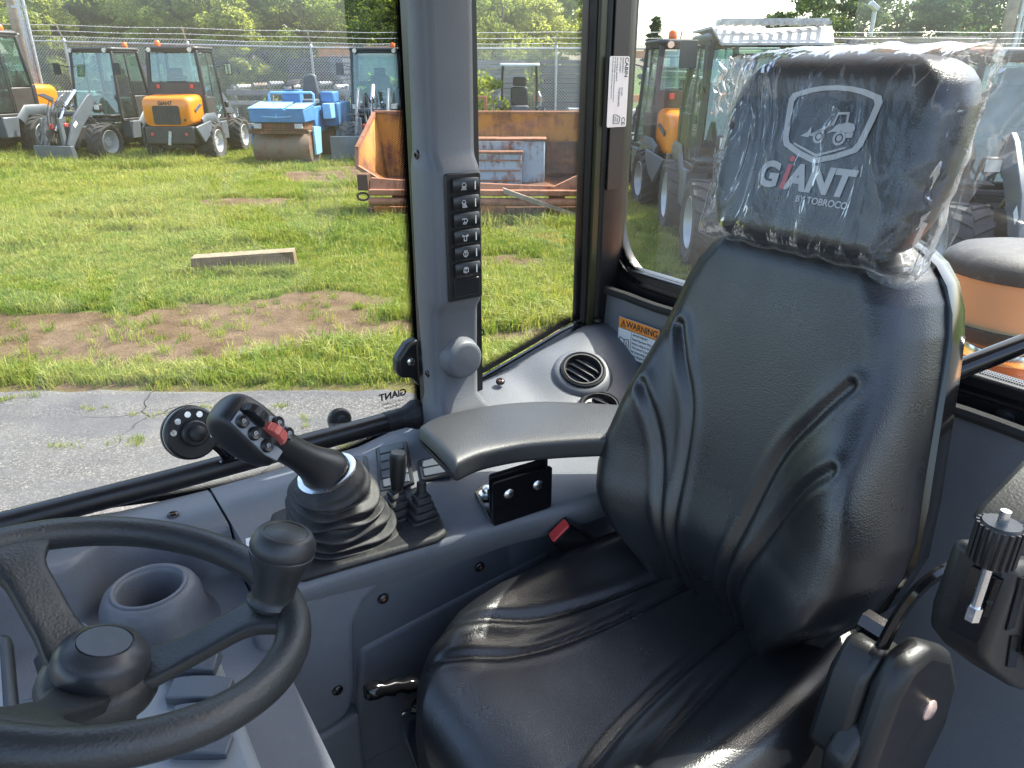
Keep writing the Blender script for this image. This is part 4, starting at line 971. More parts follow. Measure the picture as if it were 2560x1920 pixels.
M['frit'] = None
def frit_mat():
    m = N('glass_frit_dots'); m.t.nodes.remove(m.b)
    uv = m.n('ShaderNodeUVMap'); uv.uv_map = 'UVMap'; sx = m.n('ShaderNodeSeparateXYZ'); m.l(uv.outputs[0], sx.inputs[0])
    p = .0030
    y = m.math('DIVIDE', sx.outputs[1], p * .8); row = m.math('FLOOR', y); half = m.math('MULTIPLY', m.math('MODULO', row, 2.0), .5)
    x = m.math('ADD', m.math('DIVIDE', sx.outputs[0], p), half)
    fx = m.math('SUBTRACT', m.math('FRACT', x), .5); fy = m.math('SUBTRACT', m.math('FRACT', y), .5)
    d = m.math('SQRT', m.math('ADD', m.math('POWER', m.math('ABSOLUTE', fx), 2.0), m.math('POWER', m.math('ABSOLUTE', fy), 2.0)))
    thr = m.ramp(m.math('MULTIPLY', sx.outputs[1], 1 / .022), [(0.0, 1.0), (.36, 1.0), (.42, .62), (1.0, .16)])
    a = m.math('LESS_THAN', d, thr)
    tr = m.n('ShaderNodeBsdfTransparent'); bk = m.n('ShaderNodeBsdfPrincipled'); bk.inputs['Base Color'].default_value = (.006, .006, .006, 1); bk.inputs['Roughness'].default_value = .25
    mx = m.n('ShaderNodeMixShader'); m.l(a, mx.inputs[0]); m.l(tr.outputs[0], mx.inputs[1]); m.l(bk.outputs[0], mx.inputs[2]); m.l(mx.outputs[0], m.out.inputs[0])
    return m.m
M['frit'] = frit_mat()
def frit(name, line, inward, par, w=.022):
    """strip along a polyline; inward = function(point) -> unit vector into the pane"""
    bm = B(); uvl = bm.loops.layers.uv.new('UVMap'); s = 0; prev = None
    pts = [Vector(p) for p in line]
    for i, p in enumerate(pts):
        if i: s += (p - pts[i - 1]).length
        n = Vector(inward[i] if isinstance(inward, list) else inward)
        a = bm.verts.new(p); b = bm.verts.new(p + n * w)
        if prev:
            f = bm.faces.new((prev[0], a, b, prev[1]))
            for lp, c in zip(f.loops, ((prev[2], 0), (s, 0), (s, w), (prev[2], w))): lp[uvl].uv = c
        prev = (a, b, s)
    bmesh.ops.translate(bm, verts=bm.verts, vec=-org(par))
    me = bpy.data.meshes.new(name); bm.to_mesh(me); bm.free()
    return link(name, me, M['frit'], par, smooth=0)
def screw(par, p, d, r=.007, rust=False):
    d = Vector(d).normalized(); p = Vector(p)
    bm = B(); lathe(bm, [(r, -.002), (r, .0005), (r * .85, .0022), (r * .42, .0032), (r * .4, .001), (.0001, .001)], p, d, 16, cap=False); s = cobj('screw', bm, 'screw', par)
    if rust:
        bm = B(); lathe(bm, [(r * .38, .0), (r * .36, .0016), (.0001, .0018)], p, d, 10, cap=False); cobj('screw_socket', bm, 'rust_spot', s)
    return s

cab = cthing('loader_cab', 'wheel loader cab with blue-grey consoles, grey pillar and glass around the operator seat', 'loader cab', (.4, .5, -1.13))
# shell
bm = B(); b2(bm, (-.62, -.06, -1.17), (.97, 1.06, -1.13)); cobj('floor_plate', bm, 'satinblack', cab)
bm = B(); b2(bm, (-.70, -.14, .47), (1.02, 1.14, .55)); cobj('roof', bm, 'pillarplastic', cab, bevel=.03)
for n_, a, b in (('front_post', (-.62, 1.02, -1.13), (-.55, 1.10, .47)), ('front_post', (-.62, -.12, -1.13), (-.55, -.05, .47)), ('rear_post', (.93, -.12, -1.13), (.99, -.06, .47))):
    bm = B(); b2(bm, a, b); cobj(n_, bm, 'satinblack', cab, bevel=.012)
bm = B(); b2(bm, (-.54, 1.062, -1.13), (.95, 1.10, -.612)); cobj('side_wall', bm, 'satinblack', cab)
bm = B(); b2(bm, (-.62, -.04, -1.13), (-.58, 1.02, -.62)); cobj('front_wall', bm, 'greyplastic', cab)

# ---- glass
sill1 = [(-.55, 1.05, -.46), (-.35, 1.05, -.505), (-.088, 1.05, -.545), (.016, 1.05, -.560), (.15, 1.05, -.582), (.268, 1.05, -.588), (.36, 1.05, -.585), (.44, 1.05, -.572), (.505, 1.05, -.548)]
s1 = catmull(sill1, 5)
bm = B(); vs_ = [bm.verts.new(p) for p in s1] + [bm.verts.new((.530, 1.05, -.545)), bm.verts.new((.530, 1.05, .46)), bm.verts.new((-.55, 1.05, .46))]; bm.faces.new(vs_)
g1 = cobj('side_window', bm, 'cabglass', cab, smooth=0)
sill2 = [(.60, 1.05, -.512), (.653, 1.05, -.500), (.759, 1.05, -.469), (.83, 1.05, -.447), (.868, 1.05, -.440)]
s2 = catmull(sill2, 5)
bm = B(); vs_ = [bm.verts.new(p) for p in s2] + [bm.verts.new((.86, 1.05, .46)), bm.verts.new((.60, 1.05, .46))]; bm.faces.new(vs_)
g2 = cobj('quarter_window', bm, 'cabglass', cab, smooth=0)
rgo = [(.955, .507 + a, .04 + b) for a, b in rrect(1.096, .80, .10, 8)]
bm = B(); bm.faces.new([bm.verts.new(p) for p in rgo]); g3 = cobj('rear_window', bm, 'rearglass', cab, smooth=0)
def sh(line, dv=-.004): return [Vector(p) + V(0, dv, 0) for p in line]
def perp(line):
    out = []
    for i in range(len(line)):
        t = (Vector(line[min(i + 1, len(line) - 1)]) - Vector(line[max(i - 1, 0)])).normalized(); out.append(V(-t.z, 0, t.x))
    return out
frit('frit_band', sh(s1), perp(s1), g1, .024)
frit('frit_band', [(.524 + .006 * (z + .55), 1.046, z) for z in np.linspace(-.55, .46, 20)], (-1, 0, 0), g1, .030)
frit('frit_band', sh(s2), perp(s2), g2, .022)
frit('frit_band', [(.868 - .012 * (z + .44), 1.046, z) for z in np.linspace(-.44, .46, 20)], (-1, 0, 0), g2, .024)
rin = []
for i, p in enumerate(rgo):
    q_ = Vector(rgo[(i + 1) % len(rgo)]) - Vector(rgo[i - 1]); rin.append(V(0, -q_.z, q_.y).normalized())
frit('frit_band', [Vector(p) + V(-.004, 0, 0) for p in rgo] + [Vector(rgo[0]) + V(-.004, 0, 0)], rin + [rin[0]], g3, .026)
def ring(name, outline, grow, depth, mat, axis, par, bevel=.003):
    """frame round a pane outline: inner edge = outline, outer edge = outline moved by grow along its outward normals"""
    n = len(outline); P_ = [Vector(p) for p in outline]; out = []
    ax = Vector(axis)
    for i in range(n):
        t = (P_[(i + 1) % n] - P_[i - 1]).normalized(); out.append(P_[i] + t.cross(ax).normalized() * grow)
    bm = B(); a = [[bm.verts.new(p + ax * d) for p in (P_[i], out[i])] for d in (0, depth) for i in range(n)]
    for i in range(n):
        j = (i + 1) % n
        bm.faces.new((a[i][0], a[j][0], a[j][1], a[i][1])); bm.faces.new((a[n + i][0], a[n + i][1], a[n + j][1], a[n + j][0]))
        bm.faces.new((a[i][0], a[n + i][0], a[n + j][0], a[j][0])); bm.faces.new((a[i][1], a[j][1], a[n + j][1], a[n + i][1]))
    return cobj(name, bm, mat, par)
ring('rear_window_seal', [Vector(p) + V(-.006, 0, 0) for p in rgo], -.012 if False else .012, -.010, 'glossblack', (1, 0, 0), cab)
ring('rear_window_frame', [Vector(p) + V(.004, 0, 0) for p in rgo], .09, .02, 'satinblack', (1, 0, 0), cab)
bm = B(); tube(bm, [Vector(p) + V(0, -.012, -.016) for p in s1], .014, 8, flat=.8); cobj('window_sill_seal', bm, 'glossblack', cab)
bm = B(); tube(bm, [Vector(p) + V(0, -.006, -.012) for p in s2], .010, 8, flat=.8); cobj('window_sill_seal', bm, 'glossblack', cab)

# ---- black corner post between side and rear glass
prof = [(.862, 1.052), (.872, 1.040), (.890, 1.034), (.896, 1.028), (.934, 1.024), (.952, 1.030), (.962, 1.050), (.962, 1.064), (.862, 1.064)]
bm = B(); loft(bm, [[(u, v, z) for u, v in prof] for z in (-.60, -.2, .47)]); post = cobj('corner_post', bm, 'satinblack', cab, bevel=.002, smooth=25)
bm = B(); b2(bm, (.874, 1.030, -.46), (.889, 1.038, .47)); cobj('glass_edge', bm, simple('green_glass_reflection', (.030, .034, .014), .3), post, bevel=.002)  # olive strip paints the greenish reflecting edge of the side glass
bm = B(); b2(bm, (.898, 1.0215, -.20), (.933, 1.0258, .47)); cobj('post_cover', bm, simple('brown_black_cover', (.022, .018, .016), .4), post, bevel=.001)
st = None
bm = B(); prism(bm, [(.911 + a, 1.0208, -.038 + b) for a, b in rrect(.044, .112, .003, 3)], (0, -.0006, 0)); st = cobj('cabin_sticker', bm, 'paper', post, smooth=0, label='white cabin data sticker')
def stm(u, z): return basis((u, 1.0200, z), (0, 0, -1), (1, 0, 0))
ctext('sticker_text', 'CABIN', 'blackprint', .0105, stm(.9265, .0165), st, ax='LEFT', ext=.0001, bold=.0002)
for i, (l_, u, s_) in enumerate([('Application:', .919, .0052), ('ID number:', .913, .0052), ('According to standard:', .906, .0040), ('EN ISO 3449:2008 - Falling-object protective structure', .901, .0031), ('EN ISO 3471:2008 - Roll-over protective structure', .896, .0031)]):
    ctext('sticker_text', l_, 'blackprint', s_, stm(u, .0165), st, ax='LEFT', ext=.0001)
for l_, u in (('W150', .919), ('TOB.0264.002', .913)): ctext('sticker_text', l_, 'blackprint', .0052, stm(u, -.030), st, ax='LEFT', ext=.0001)
ctext('sticker_text', 'CE', 'blackprint', .011, stm(.925, -.078), st, ax='LEFT', ext=.0001, bold=.0001)
bm = B()
for a, b in (((.903, -.074), (.903, -.088)), ((.903, -.088), (.916, -.088)), ((.916, -.088), (.918, -.078)), ((.918, -.078), (.910, -.074)), ((.910, -.074), (.903, -.074)), ((.907, -.077), (.907, -.085)), ((.912, -.079), (.912, -.086))):
    frame_bar(bm, (a[0], 1.0199, a[1]), (b[0], 1.0199, b[1]), .0007)
cobj('sticker_drawing', bm, 'blackprint', st, smooth=0)

# ---- grey pillar trim
def psec(z, u0, u1, v0, r=.012):
    """u0..u1 across, v0 = face towards the seat"""
    pts = [(u0 + .004, .978), (u0 - .001, .974), (u0 - .003, .968), (u0 - .003, v0 + r * 1.2)]
    pts += [(u0 + r * (1 - math.cos(a)), v0 + r * (1 - math.sin(a))) for a in np.linspace(0, math.pi / 2, 5)]
    pts += [(u1 - r * (1 - math.sin(a)), v0 + r * (1 - math.cos(a))) for a in np.linspace(0, math.pi / 2, 5)]
    pts += [(u1, .978)]
    return [(u, v, z) for u, v in pts]
secs = []
for z, u0, u1, v0 in [(.47, .497, .570, .925), (.1, .497, .569, .922), (-.05, .496, .567, .920), (-.102, .495, .566, .919), (-.112, .494, .564, .914), (-.124, .492, .562, .902), (-.130, .491, .562, .8985), (-.22, .491, .562, .8985), (-.306, .491, .561, .8985), (-.314, .491, .562, .902), (-.326, .491, .564, .914), (-.336, .492, .566, .919), (-.42, .494, .566, .922), (-.475, .495, .567, .924), (-.486, .491, .572, .912), (-.51, .489, .590, .908), (-.56, .487, .605, .905)]:
    secs.append(psec(z, u0, u1, v0))
bm = B(); loft(bm, secs); pil = cobj('pillar_trim', bm, 'pillarplastic', cab, smooth=60)
bm = B(); b2(bm, (.500, .976, -.60), (.562, 1.004, .47)); cobj('pillar_seal', bm, 'satinblack', pil, bevel=.004)
bm = B(); b2(bm, (.53, 1.010, -.60), (.625, 1.044, .47)); cobj('steel_post', bm, 'satinblack', pil)
bm = B(); lathe(bm, [(.034, .0), (.0305, .012), (.0290, .0195), (.0265, .0225), (.022, .0232), (.0001, .0235)], (.530, .925, -.405), (0, -1, 0), 32, cap=False); cobj('pillar_boss', bm, 'pillarplastic', pil, smooth=80)
screw(pil, (.4915, .955, -.110), (-1, 0, 0), .007); screw(pil, (.4915, .955, -.435), (-1, 0, 0), .006)
# switch panel
M['bezel'] = M['blackplastic']
bm = B(); prism(bm, [(.5275 + a, .8985, -.219 + b) for a, b in rrect(.056, .178, .004, 3)], (0, -.005, 0)); swp = cobj('switch_panel', bm, 'blackplastic', pil, bevel=.002)
M['rocker'] = simple('satin_black_rocker', (.014, .015, .016), .32, var=.1)
def strokes(par, o, ex, ey, lines, w=.0011, mat='silverprint', name='symbol'):
    bm = B(); o, ex, ey = Vector(o), Vector(ex).normalized(), Vector(ey).normalized(); nz = ex.cross(ey)
    for L in lines:
        for (a, b), (c, d) in zip(L, L[1:]):
            p, q_ = o + ex * a + ey * b, o + ex * c + ey * d; t = (q_ - p)
            if t.length < 1e-6: continue
            t.normalize(); n = nz.cross(t) * w / 2; p = p - t * w * .3; q_ = q_ + t * w * .3
            prism(bm, [p + n, q_ + n, q_ - n, p - n], nz * .0003)
    return cobj(name, bm, mat, par, smooth=0)
def arc(cx, cy, r, a0, a1, n=8): return [(cx + r * math.cos(R(a0 + (a1 - a0) * i / n)), cy + r * math.sin(R(a0 + (a1 - a0) * i / n))) for i in range(n + 1)]
k_ = .001
def sc_(ls, s=k_): return [[(a * s, b * s) for a, b in L] for L in ls]
ICON = [
    sc_([arc(0, 1.5, 3, 0, 180) + [(-3, -.5), (3, -.5), (3, 1.5)], [(-2, -1.6), (-4.5, -5)], [(-.5, -1.6), (-1.5, -5)], [(1, -1.6), (1, -5)], [(2.2, -1.6), (3, -5)]]),
    sc_([arc(-1, 1.8, 2.6, 0, 180) + [(-3.6, 0), (1.6, 0), (1.6, 1.8)], [(-2.6, -1.2), (-2.8, -5)], [(-1, -1.2), (-.6, -5)], [(.4, -1.2), (1.6, -5)], [(1.6, -1.2), (3.8, -5)], [(-2.8, -5), (3.8, -5)]]),
    sc_([arc(1.5, 0, 2.6, -90, 120) + [(-1, 1)], [(-4, 2), (-1.5, 3), (0, 2)], [(-.5, -1), (-3, -4.5)], [(.6, -2), (-.8, -5)], [(2, -3), (1.6, -5)]]),
    sc_([[(-2, -4.5), (2, -4.5)], [(-2, -4.5), (-2, 1), (-1.4, 2.2), (1.4, 2.2), (2, 1), (2, -4.5)], [(-2.6, 2.6), (-4.4, 4)], [(-2.8, 1.6), (-5, 2)], [(2.6, 2.6), (4.4, 4)], [(2.8, 1.6), (5, 2)]]),
    sc_([[(-4, 1), (-2, 2.6), (2, 2.6), (4, 1), (2.4, -3), (-2.4, -3), (-4, 1)], [(0, -4.6), (0, 4.2)], arc(-1.4, 3.6, 1.2, 0, 360), arc(1.4, 3.6, 1.2, 0, 360)]),
    sc_([[(-3.6, 2.2), (3.6, 2.2), (3.6, -2.6), (-3.6, -2.6), (-3.6, 2.2)], [(-.5, 4), (-.5, -4.6)], [(-2.6, 2.2), (-2.6, 3.6), (2.6, 3.6), (2.6, 2.2)], [(-3.4, -1), (-.5, -2.6)]])]
for i in range(6):
    zc = -.1465 - i * .0231
    bm = B()
    secs = []
    for du in np.linspace(-.0205, .0205, 9):
        e = 1 - abs(du / .0205) ** 4; hh = .0104 - .0012 * (1 - e); v0 = .8935 - .0055 - .0018 * math.cos(du / .0205 * 1.4)
        secs.append([(.5285 + du, .8935, zc - hh), (.5285 + du, .8935, zc + hh), (.5285 + du, v0 + .0015, zc + hh), (.5285 + du, v0, zc + hh * .82), (.5285 + du, v0 - .0008, zc), (.5285 + du, v0, zc - hh * .82), (.5285 + du, v0 + .0015, zc - hh)])
    loft(bm, secs); rk_ = cobj('rocker_switch', bm, 'rocker', swp, smooth=35)
    strokes(rk_, (.5235, .8850, zc), (1, 0, 0), (0, 0, 1), ICON[i], .0009)
    strokes(rk_, (.5415, .8858, zc), (1, 0, 0), (0, 0, 1), sc_([[(0, -5), (0, 5)]]), .0016, 'white', 'indicator_line')
bm = B(); prism(bm, [(.5285 + a, .8935, -.2885 + b) for a, b in rrect(.042, .025, .002, 3)], (0, -.002, 0)); cobj('blank_switch_cover', bm, 'rocker', swp, bevel=.0008)
# cable behind the pillar
bm = B(); tube(bm, catmull([(.60, 1.03, -.36), (.612, 1.03, -.38), (.615, 1.03, -.41), (.605, 1.03, -.43)], 4), .003, 6); bx(bm, (.607, 1.032, -.415), (.02, .012, .045)); cobj('cable_clip', bm, 'blackplastic', pil, bevel=.003)

# ---- console, right of the seat
def sill_h(u): return lerp_tab([(0, -.570), (.40, -.570), (.47, -.556), (.53, -.530), (.65, -.508), (.76, -.478), (.87, -.450), (1, -.445)], u)
def inner_v(u): return lerp_tab([(0, .750), (.2, .747), (.38, .733), (.48, .720), (.56, .704), (.66, .690), (1, .685)], u)
def top_h(u, v):
    s = sill_h(u); i = lerp_tab([(0, -.570), (.60, -.570), (.75, -.556), (.93, -.545)], u)
    k = sst(.80, 1.03, v); z = i + (s - i) * k
    z += .004 * math.exp(-((u - .79) / .06) ** 2 - ((v - .94) / .06) ** 2)
    z -= .010 * math.exp(-((u - .70) / .035) ** 2 - ((v - .98) / .06) ** 2)
    return z
def csec(u):
    vi = inner_v(u); pts = [(u, 1.045, sill_h(u) - .014), (u, 1.040, sill_h(u) - .004)]
    for t in np.linspace(0, 1, 18):
        v = 1.034 + (vi + .014 - 1.034) * t; pts.append((u, v, top_h(u, v)))
    zt = top_h(u, vi + .014)
    for a in np.linspace(.25, 1, 4) * math.pi / 2: pts.append((u, vi + .014 - .014 * math.sin(a), zt - .016 * (1 - math.cos(a))))
    pts += [(u, vi + .006, zt - .03), (u, vi + .018, zt - .055), (u, .778, -.66), (u, .786, -.80), (u, .79, -1.13)]
    return pts
bm = B(); loft(bm, [csec(u) for u in np.linspace(.1665, .93, 64)], cap=False, closed=False); bm.faces.new([bm.verts.new(p) for p in csec(.1665)] + [bm.verts.new((.1665, 1.04, -1.13))]); con = cobj('console', bm, 'greyplastic', cab, smooth=50)
# proud side panel with swept recess border
sp_ = [(.140, -.600), (.2, -.600), (.45, -.604), (.72, -.612), (.74, -.650), (.60, -.640), (.44, -.628), (.365, -.622), (.318, -.624), (.285, -.640), (.266, -.672), (.262, -.72), (.258, -.785), (.248, -.815), (.222, -.828), (.185, -.832), (.150, -.846)]
bm = B(); prism(bm, [(u, .790, z) for u, z in sp_], (0, -.034, 0)); sdp = cobj('side_panel', bm, 'greyplastic', con, bevel=.011, bseg=4, smooth=60)
bm = B(); prism(bm, [(.275, .80, -.735), (.60, .80, -.70), (.60, .80, -.95), (.20, .80, -.95), (.262, .80, -.84)], (0, -.022, 0)); cobj('lower_panel', bm, 'greyplastic', con, bevel=.010, bseg=4, smooth=60)
for p, rr_ in (((.47, .776, -.678), True), ((.315, .774, -.664), True), ((.232, .7555, -.765), False), ((.170, .7555, -.862), True)): screw(con, p, (0, -1, 0), .0078, rr_)
bm = B(); prism(bm, [(.150, .795, -.835), (.262, .795, -.825), (.262, .795, -1.05), (.165, .795, -1.05)], (0, -.038, 0)); cobj('kick_panel', bm, 'greyplastic', con, bevel=.010, bseg=3, smooth=60)
screw(con, (.895, 1.025, -.440), (0, -.35, 1), .009); screw(con, (.655, 1.0, -.502), (-.2, -.3, 1), .008, True)
# round air vents
def round_vent(c, nrm, r, par, full=True):
    bm = B(); lathe(bm, [(r * 1.42, -.012), (r * 1.30, .002), (r * 1.1, .008), (r * 1.02, .008)], c, nrm, 36, cap=False); cobj('vent_boss', bm, 'greyplastic', par, smooth=80)
    bm = B(); lathe(bm, [(r, .0), (r, .0115), (r * .93, .013), (r * .88, .011), (r * .86, .0125), (r * .80, .0125), (r * .76, .009), (r * .72, -.012), (.0001, -.014)], c, nrm, 36, cap=False); vt = cobj('round_vent', bm, 'blackplastic', par, smooth=45)
    n = Vector(nrm).normalized(); x, y = frame_of(n); c = Vector(c)
    ax = Vector((-.35, .9, .2)); ax = (ax - n * n.dot(ax)).normalized(); ay = n.cross(ax)
    for k in (-.36, 0.0, .36):
        bm = B(); L = r * .74 * math.sqrt(1 - k * k)
        prism(bm, [c + ay * (k * r) + ax * L + n * .004, c + ay * (k * r) + ax * L * .7 + n * .0095, c + ay * (k * r) - ax * L * .7 + n * .0095, c + ay * (k * r) - ax * L + n * .004, c + ay * (k * r - .002) - ax * L - n * .006, c + ay * (k * r - .002) + ax * L - n * .006], ay * .0035); cobj('vent_louvre', bm, 'blackplastic', vt, bevel=.001)
    return vt
round_vent((.788, .938, -.496), (-.22, -.42, .88), .040, con)
round_vent((.770, .868, top_h(.77, .868) + .001), (-.15, -.2, .97), .036, con)
# rectangular switch banks
def bank(us, n, par, name='switch_bank', toggles=()):
    """us = 4 corners (u,v) in order; n slots along the second edge"""
    P_ = [V(u, v, top_h(u, v) + .0005) for u, v in us]; cx = sum(P_, V(0, 0, 0)) / 4
    e1 = (P_[1] - P_[0]); e2 = (P_[3] - P_[0]); W, H_ = e1.length, e2.length; ex = e1.normalized(); nz = ex.cross(e2).normalized()
    if nz.z < 0: nz = -nz
    ey = nz.cross(ex) if nz.cross(ex).dot(e2) > 0 else -nz.cross(ex)
    bm = B(); prism(bm, [cx + ex * a + ey * b for a, b in rrect(W, H_, .005, 3)], nz * .005); bk = cobj(name, bm, 'blackplastic', par, bevel=.002)
    hs = (H_ - .010) / n
    for i in range(n):
        c = cx + ey * (-H_ / 2 + .005 + hs * (i + .5)) + nz * .005
        bm = B(); prism(bm, [c + ex * a + ey * b for a, b in rrect(W - .012, hs * .86, .0025, 3)], nz * (.004 if i in toggles else .0022)); s = cobj('switch_insert', bm, 'midgrey', bk, bevel=.0015)
        if i in toggles:
            strokes(s, c + nz * .0045 + ex * W * .22, ex, ey, sc_([arc(0, 0, 1.6, 0, 360)]), .001, 'white')
    return bk
bank([(.350, 1.010), (.396, .992), (.362, .905), (.316, .923)], 3, con, toggles=(1,))
bank([(.418, 1.004), (.465, .985), (.413, .862), (.366, .881)], 5, con)
bank([(.452, .925), (.500, .905), (.477, .853), (.429, .873)], 2, con)

# ---- dash in front of the console, with the cup holder
bm = B()
tab = [(-.58, .90), (-.2, .915), (.02, .926), (.11, .926), (.160, .922)]
def dsec(u):
    vi = lerp_tab(tab, u); zt = lerp_tab([(-.58, -.49), (-.3, -.525), (-.05, -.555), (.05, -.565), (.16, -.570)], u)
    nb = .045 * math.exp(-((u - .05) / .055) ** 4)
    vi = vi + nb
    pts = [(u, 1.045, zt - .02), (u, 1.04, zt - .004), (u, 1.02, zt), (u, vi + .012, zt)]
    for a in np.linspace(.25, 1, 4) * math.pi / 2: pts.append((u, vi + .012 - .012 * math.sin(a), zt - .012 * (1 - math.cos(a))))
    pts += [(u, vi - .004, zt - .04), (u, vi - .010, -.632), (u, vi - .02, -.643), (u, .80, -.650), (u, .72, -.660), (u, .60, -.675), (u, .42, -.70), (u, .40, -.72), (u, .40, -1.0)]
    return pts
loft(bm, [dsec(u) for u in np.linspace(-.58, .163, 60)], cap=False, closed=False); dash = cobj('dashboard', bm, 'greyplastic', cab, smooth=50)
bm = B(); prism(bm, [(.1632, v, z) for v, z in [(1.03, -.575), (.925, -.572), (.91, -.60), (.905, -.64), (.80, -.65), (.79, -1.1), (1.03, -1.1)]], (-.003, 0, 0)); cobj('dash_end', bm, 'greyplastic', dash)
screw(dash, (.105, .985, -.5665), (0, 0, 1), .008, True)
cup = (.050, .872, -.648)
bm = B(); lathe(bm, [(.078, .0), (.067, .006), (.062, .018), (.059, .040), (.054, .052), (.048, .0575), (.042, .0585), (.0385, .056), (.0375, .050), (.035, -.05), (.0001, -.052)], cup, (0, 0, 1), 48, cap=False); ch = cobj('cup_holder', bm, 'greyplastic', dash, smooth=70)
bm = B(); lathe(bm, [(.0445, .0585), (.0440, .0605), (.0420, .0612), (.0400, .0602), (.0395, .0575)], cup, (0, 0, 1), 48, cap=False); cobj('rim', bm, 'greyplastic', ch, smooth=80)
# sticker on the console front
bm = B(); prism(bm, [(.172, .875, -.5692), (.200, .868, -.5692), (.192, .835, -.5692), (.164, .842, -.5692)], (0, 0, .0006)); cs = cobj('small_sticker', bm, 'paper', con, smooth=0)
strokes(cs, (.178, .858, -.5684), (1, 0, 0), (0, 1, 0), sc_([arc(0, 0, 4, 0, 360), [(-2, -2), (2, 2)]]), .0009, 'blackprint')
# steering column cowl with pale switch plate
bm = B(); loft(bm, [[(u, v, z - dz) for u, v, z in ((-.13, .78, -.600), (.092, .72, -.592), (.084, .36, -.600), (-.13, .36, -.60))] for dz in (.0, .45)]); cw_ = cobj('column_cowl', bm, 'lightgrey', dash, bevel=.012, bseg=3)
M['plateg'] = M['lightgrey']
def crock(c, ex, ey, w, h, par, up, sym=None, tilt=0, mat='midgrey'):
    c, ex, ey = Vector(c), Vector(ex).normalized(), Vector(ey); ey = (ey - ex * ex.dot(ey)).normalized(); nz = ex.cross(ey)
    if nz.z < 0: nz = -nz
    bm = B(); secs = []
    for t in np.linspace(-1, 1, 7):
        hgt = up * (1 - .25 * t * t); e = 1 - .1 * t ** 4
        secs.append([c + ex * (w / 2 * t) + ey * (-h / 2 * e) , c + ex * (w / 2 * t) + ey * (h / 2 * e), c + ex * (w / 2 * t) + ey * (h / 2 * e * .9) + nz * (hgt + tilt), c + ex * (w / 2 * t) + ey * (-h / 2 * e * .9) + nz * hgt])
    loft(bm, secs); s = cobj('rocker_switch', bm, mat, par, bevel=.0015, smooth=35)
    if sym: strokes(s, c + nz * (up + tilt * .5 + .0006), ex, ey, sym, .0009, 'white')
    return s
d_ex = V(.044, -.030, 0); d_ey = V(-.004, .05, .004)
rain = sc_([[(5, 2), (7, 4), (9, 2), (11, 4)], [(6, 0), (5, -3)], [(8, 0), (7, -3)], [(10, 0), (9, -3)], [(4, -3), (12, 4)], [(-9, 3), (-9, -2)], [(-7, 3), (-7, -2)], [(-5, 3), (-5, -2)]])
crock((.064, .702, -.592), d_ex, d_ey, .056, .030, cw_, .016, rain, .006)
crock((.062, .662, -.594), d_ex, d_ey, .062, .030, cw_, .012)
crock((.056, .624, -.594), d_ex, d_ey, .062, .028, cw_, .012)
crock((.046, .592, -.595), d_ex, d_ey, .056, .024, cw_, .010)
crock((.050, .540, -.597), d_ex, d_ey, .058, .026, cw_, .012)
crock((-.045, .775, -.592), (1, -.4, 0), (.3, 1, 0), .045, .05, cw_, .045, mat='midgrey')
bm = B(); prism(bm, [(-.125 + a, .735 + b, -.56) for a, b in rrect(.075, .14, .012, 4)], (0, 0, .02)); dsp = cobj('display_bezel', bm, 'blackplastic', cw_, bevel=.006)
bm = B(); prism(bm, [(-.125 + a, .735 + b, -.5395) for a, b in rrect(.055, .12, .008, 3)], (0, 0, .001)); cobj('display_face', bm, 'lightgrey', dsp)

# ---- grab rail under the side window, window catches
bm = B(); tube(bm, [(-.52, .985, -.45), (-.40, .99, -.488), (-.30, .992, -.503), (-.15, .99, -.514), (.1, .99, -.5165), (.3, .99, -.5165), (.478, .99, -.5165)], .0155, 16); rail = cobj('grab_rail', bm, 'satinblack', cab, smooth=60)
bm = B(); lathe(bm, [(.0165, -.045), (.0168, -.012), (.020, -.004), (.0245, .006), (.0245, .016), (.018, .020)], (.475, .99, -.5165), (1, 0, 0), 24); cobj('rail_end', bm, 'rubber', rail, smooth=60)
bm = B(); b2(bm, (.175, .976, -.506), (.215, .992, -.5030)); cobj('rail_slot', bm, 'glossblack', rail)
wc = cthing('window_catch', 'round black magnetic window catch above the grab rail, left of the joystick', 'window catch', (.2, .985, -.505))
cx_ = V(.147, .985, -.452); cn = V(.18, -.95, .28).normalized()
bm = B(); lathe(bm, [(.0001, -.012), (.034, -.012), (.037, -.009), (.037, -.004), (.0345, -.003), (.0345, -.001), (.036, 0), (.036, .006), (.033, .009), (.018, .009), (.0175, .018), (.0155, .020), (.0105, .020), (.0105, .029), (.008, .031), (.0001, .0315)], cx_, cn, 40, cap=False); cd = cobj('disc', bm, 'blackplastic', wc, smooth=40)
bm = B(); lathe(bm, [(.0352, -.0032), (.0358, -.0024), (.0352, -.0012)], cx_, cn, 40, cap=False); cobj('pale_ring', bm, 'paper', cd)
x_, y_ = frame_of(cn)
for k, a in enumerate((20, 60, 95, 130, 165, -20)):
    p = cx_ + cn * .0088 + (V(1, 0, 0) * math.cos(R(a)) + V(0, .28, .96) * math.sin(R(a))) * .0262
    p = p - cn * (p - cx_ - cn * .0088).dot(cn)
    bm = B(); cyl(bm, p, p + cn * .0012, .0042, n=14); cobj('magnet', bm, 'chrome', cd)
bm = B(); tube(bm, catmull([(.172, .985, -.474), (.182, .983, -.488), (.190, .984, -.505)], 4), .004, 8, flat=2.0); cobj('arm', bm, 'glossblack', wc)
w2 = cthing('window_catch', 'small round black catch behind the grab rail, outside the side window', 'window catch', (.39, 1.08, -.55))
c2 = V(.392, 1.085, -.540); n2 = V(.1, -.97, .2).normalized()
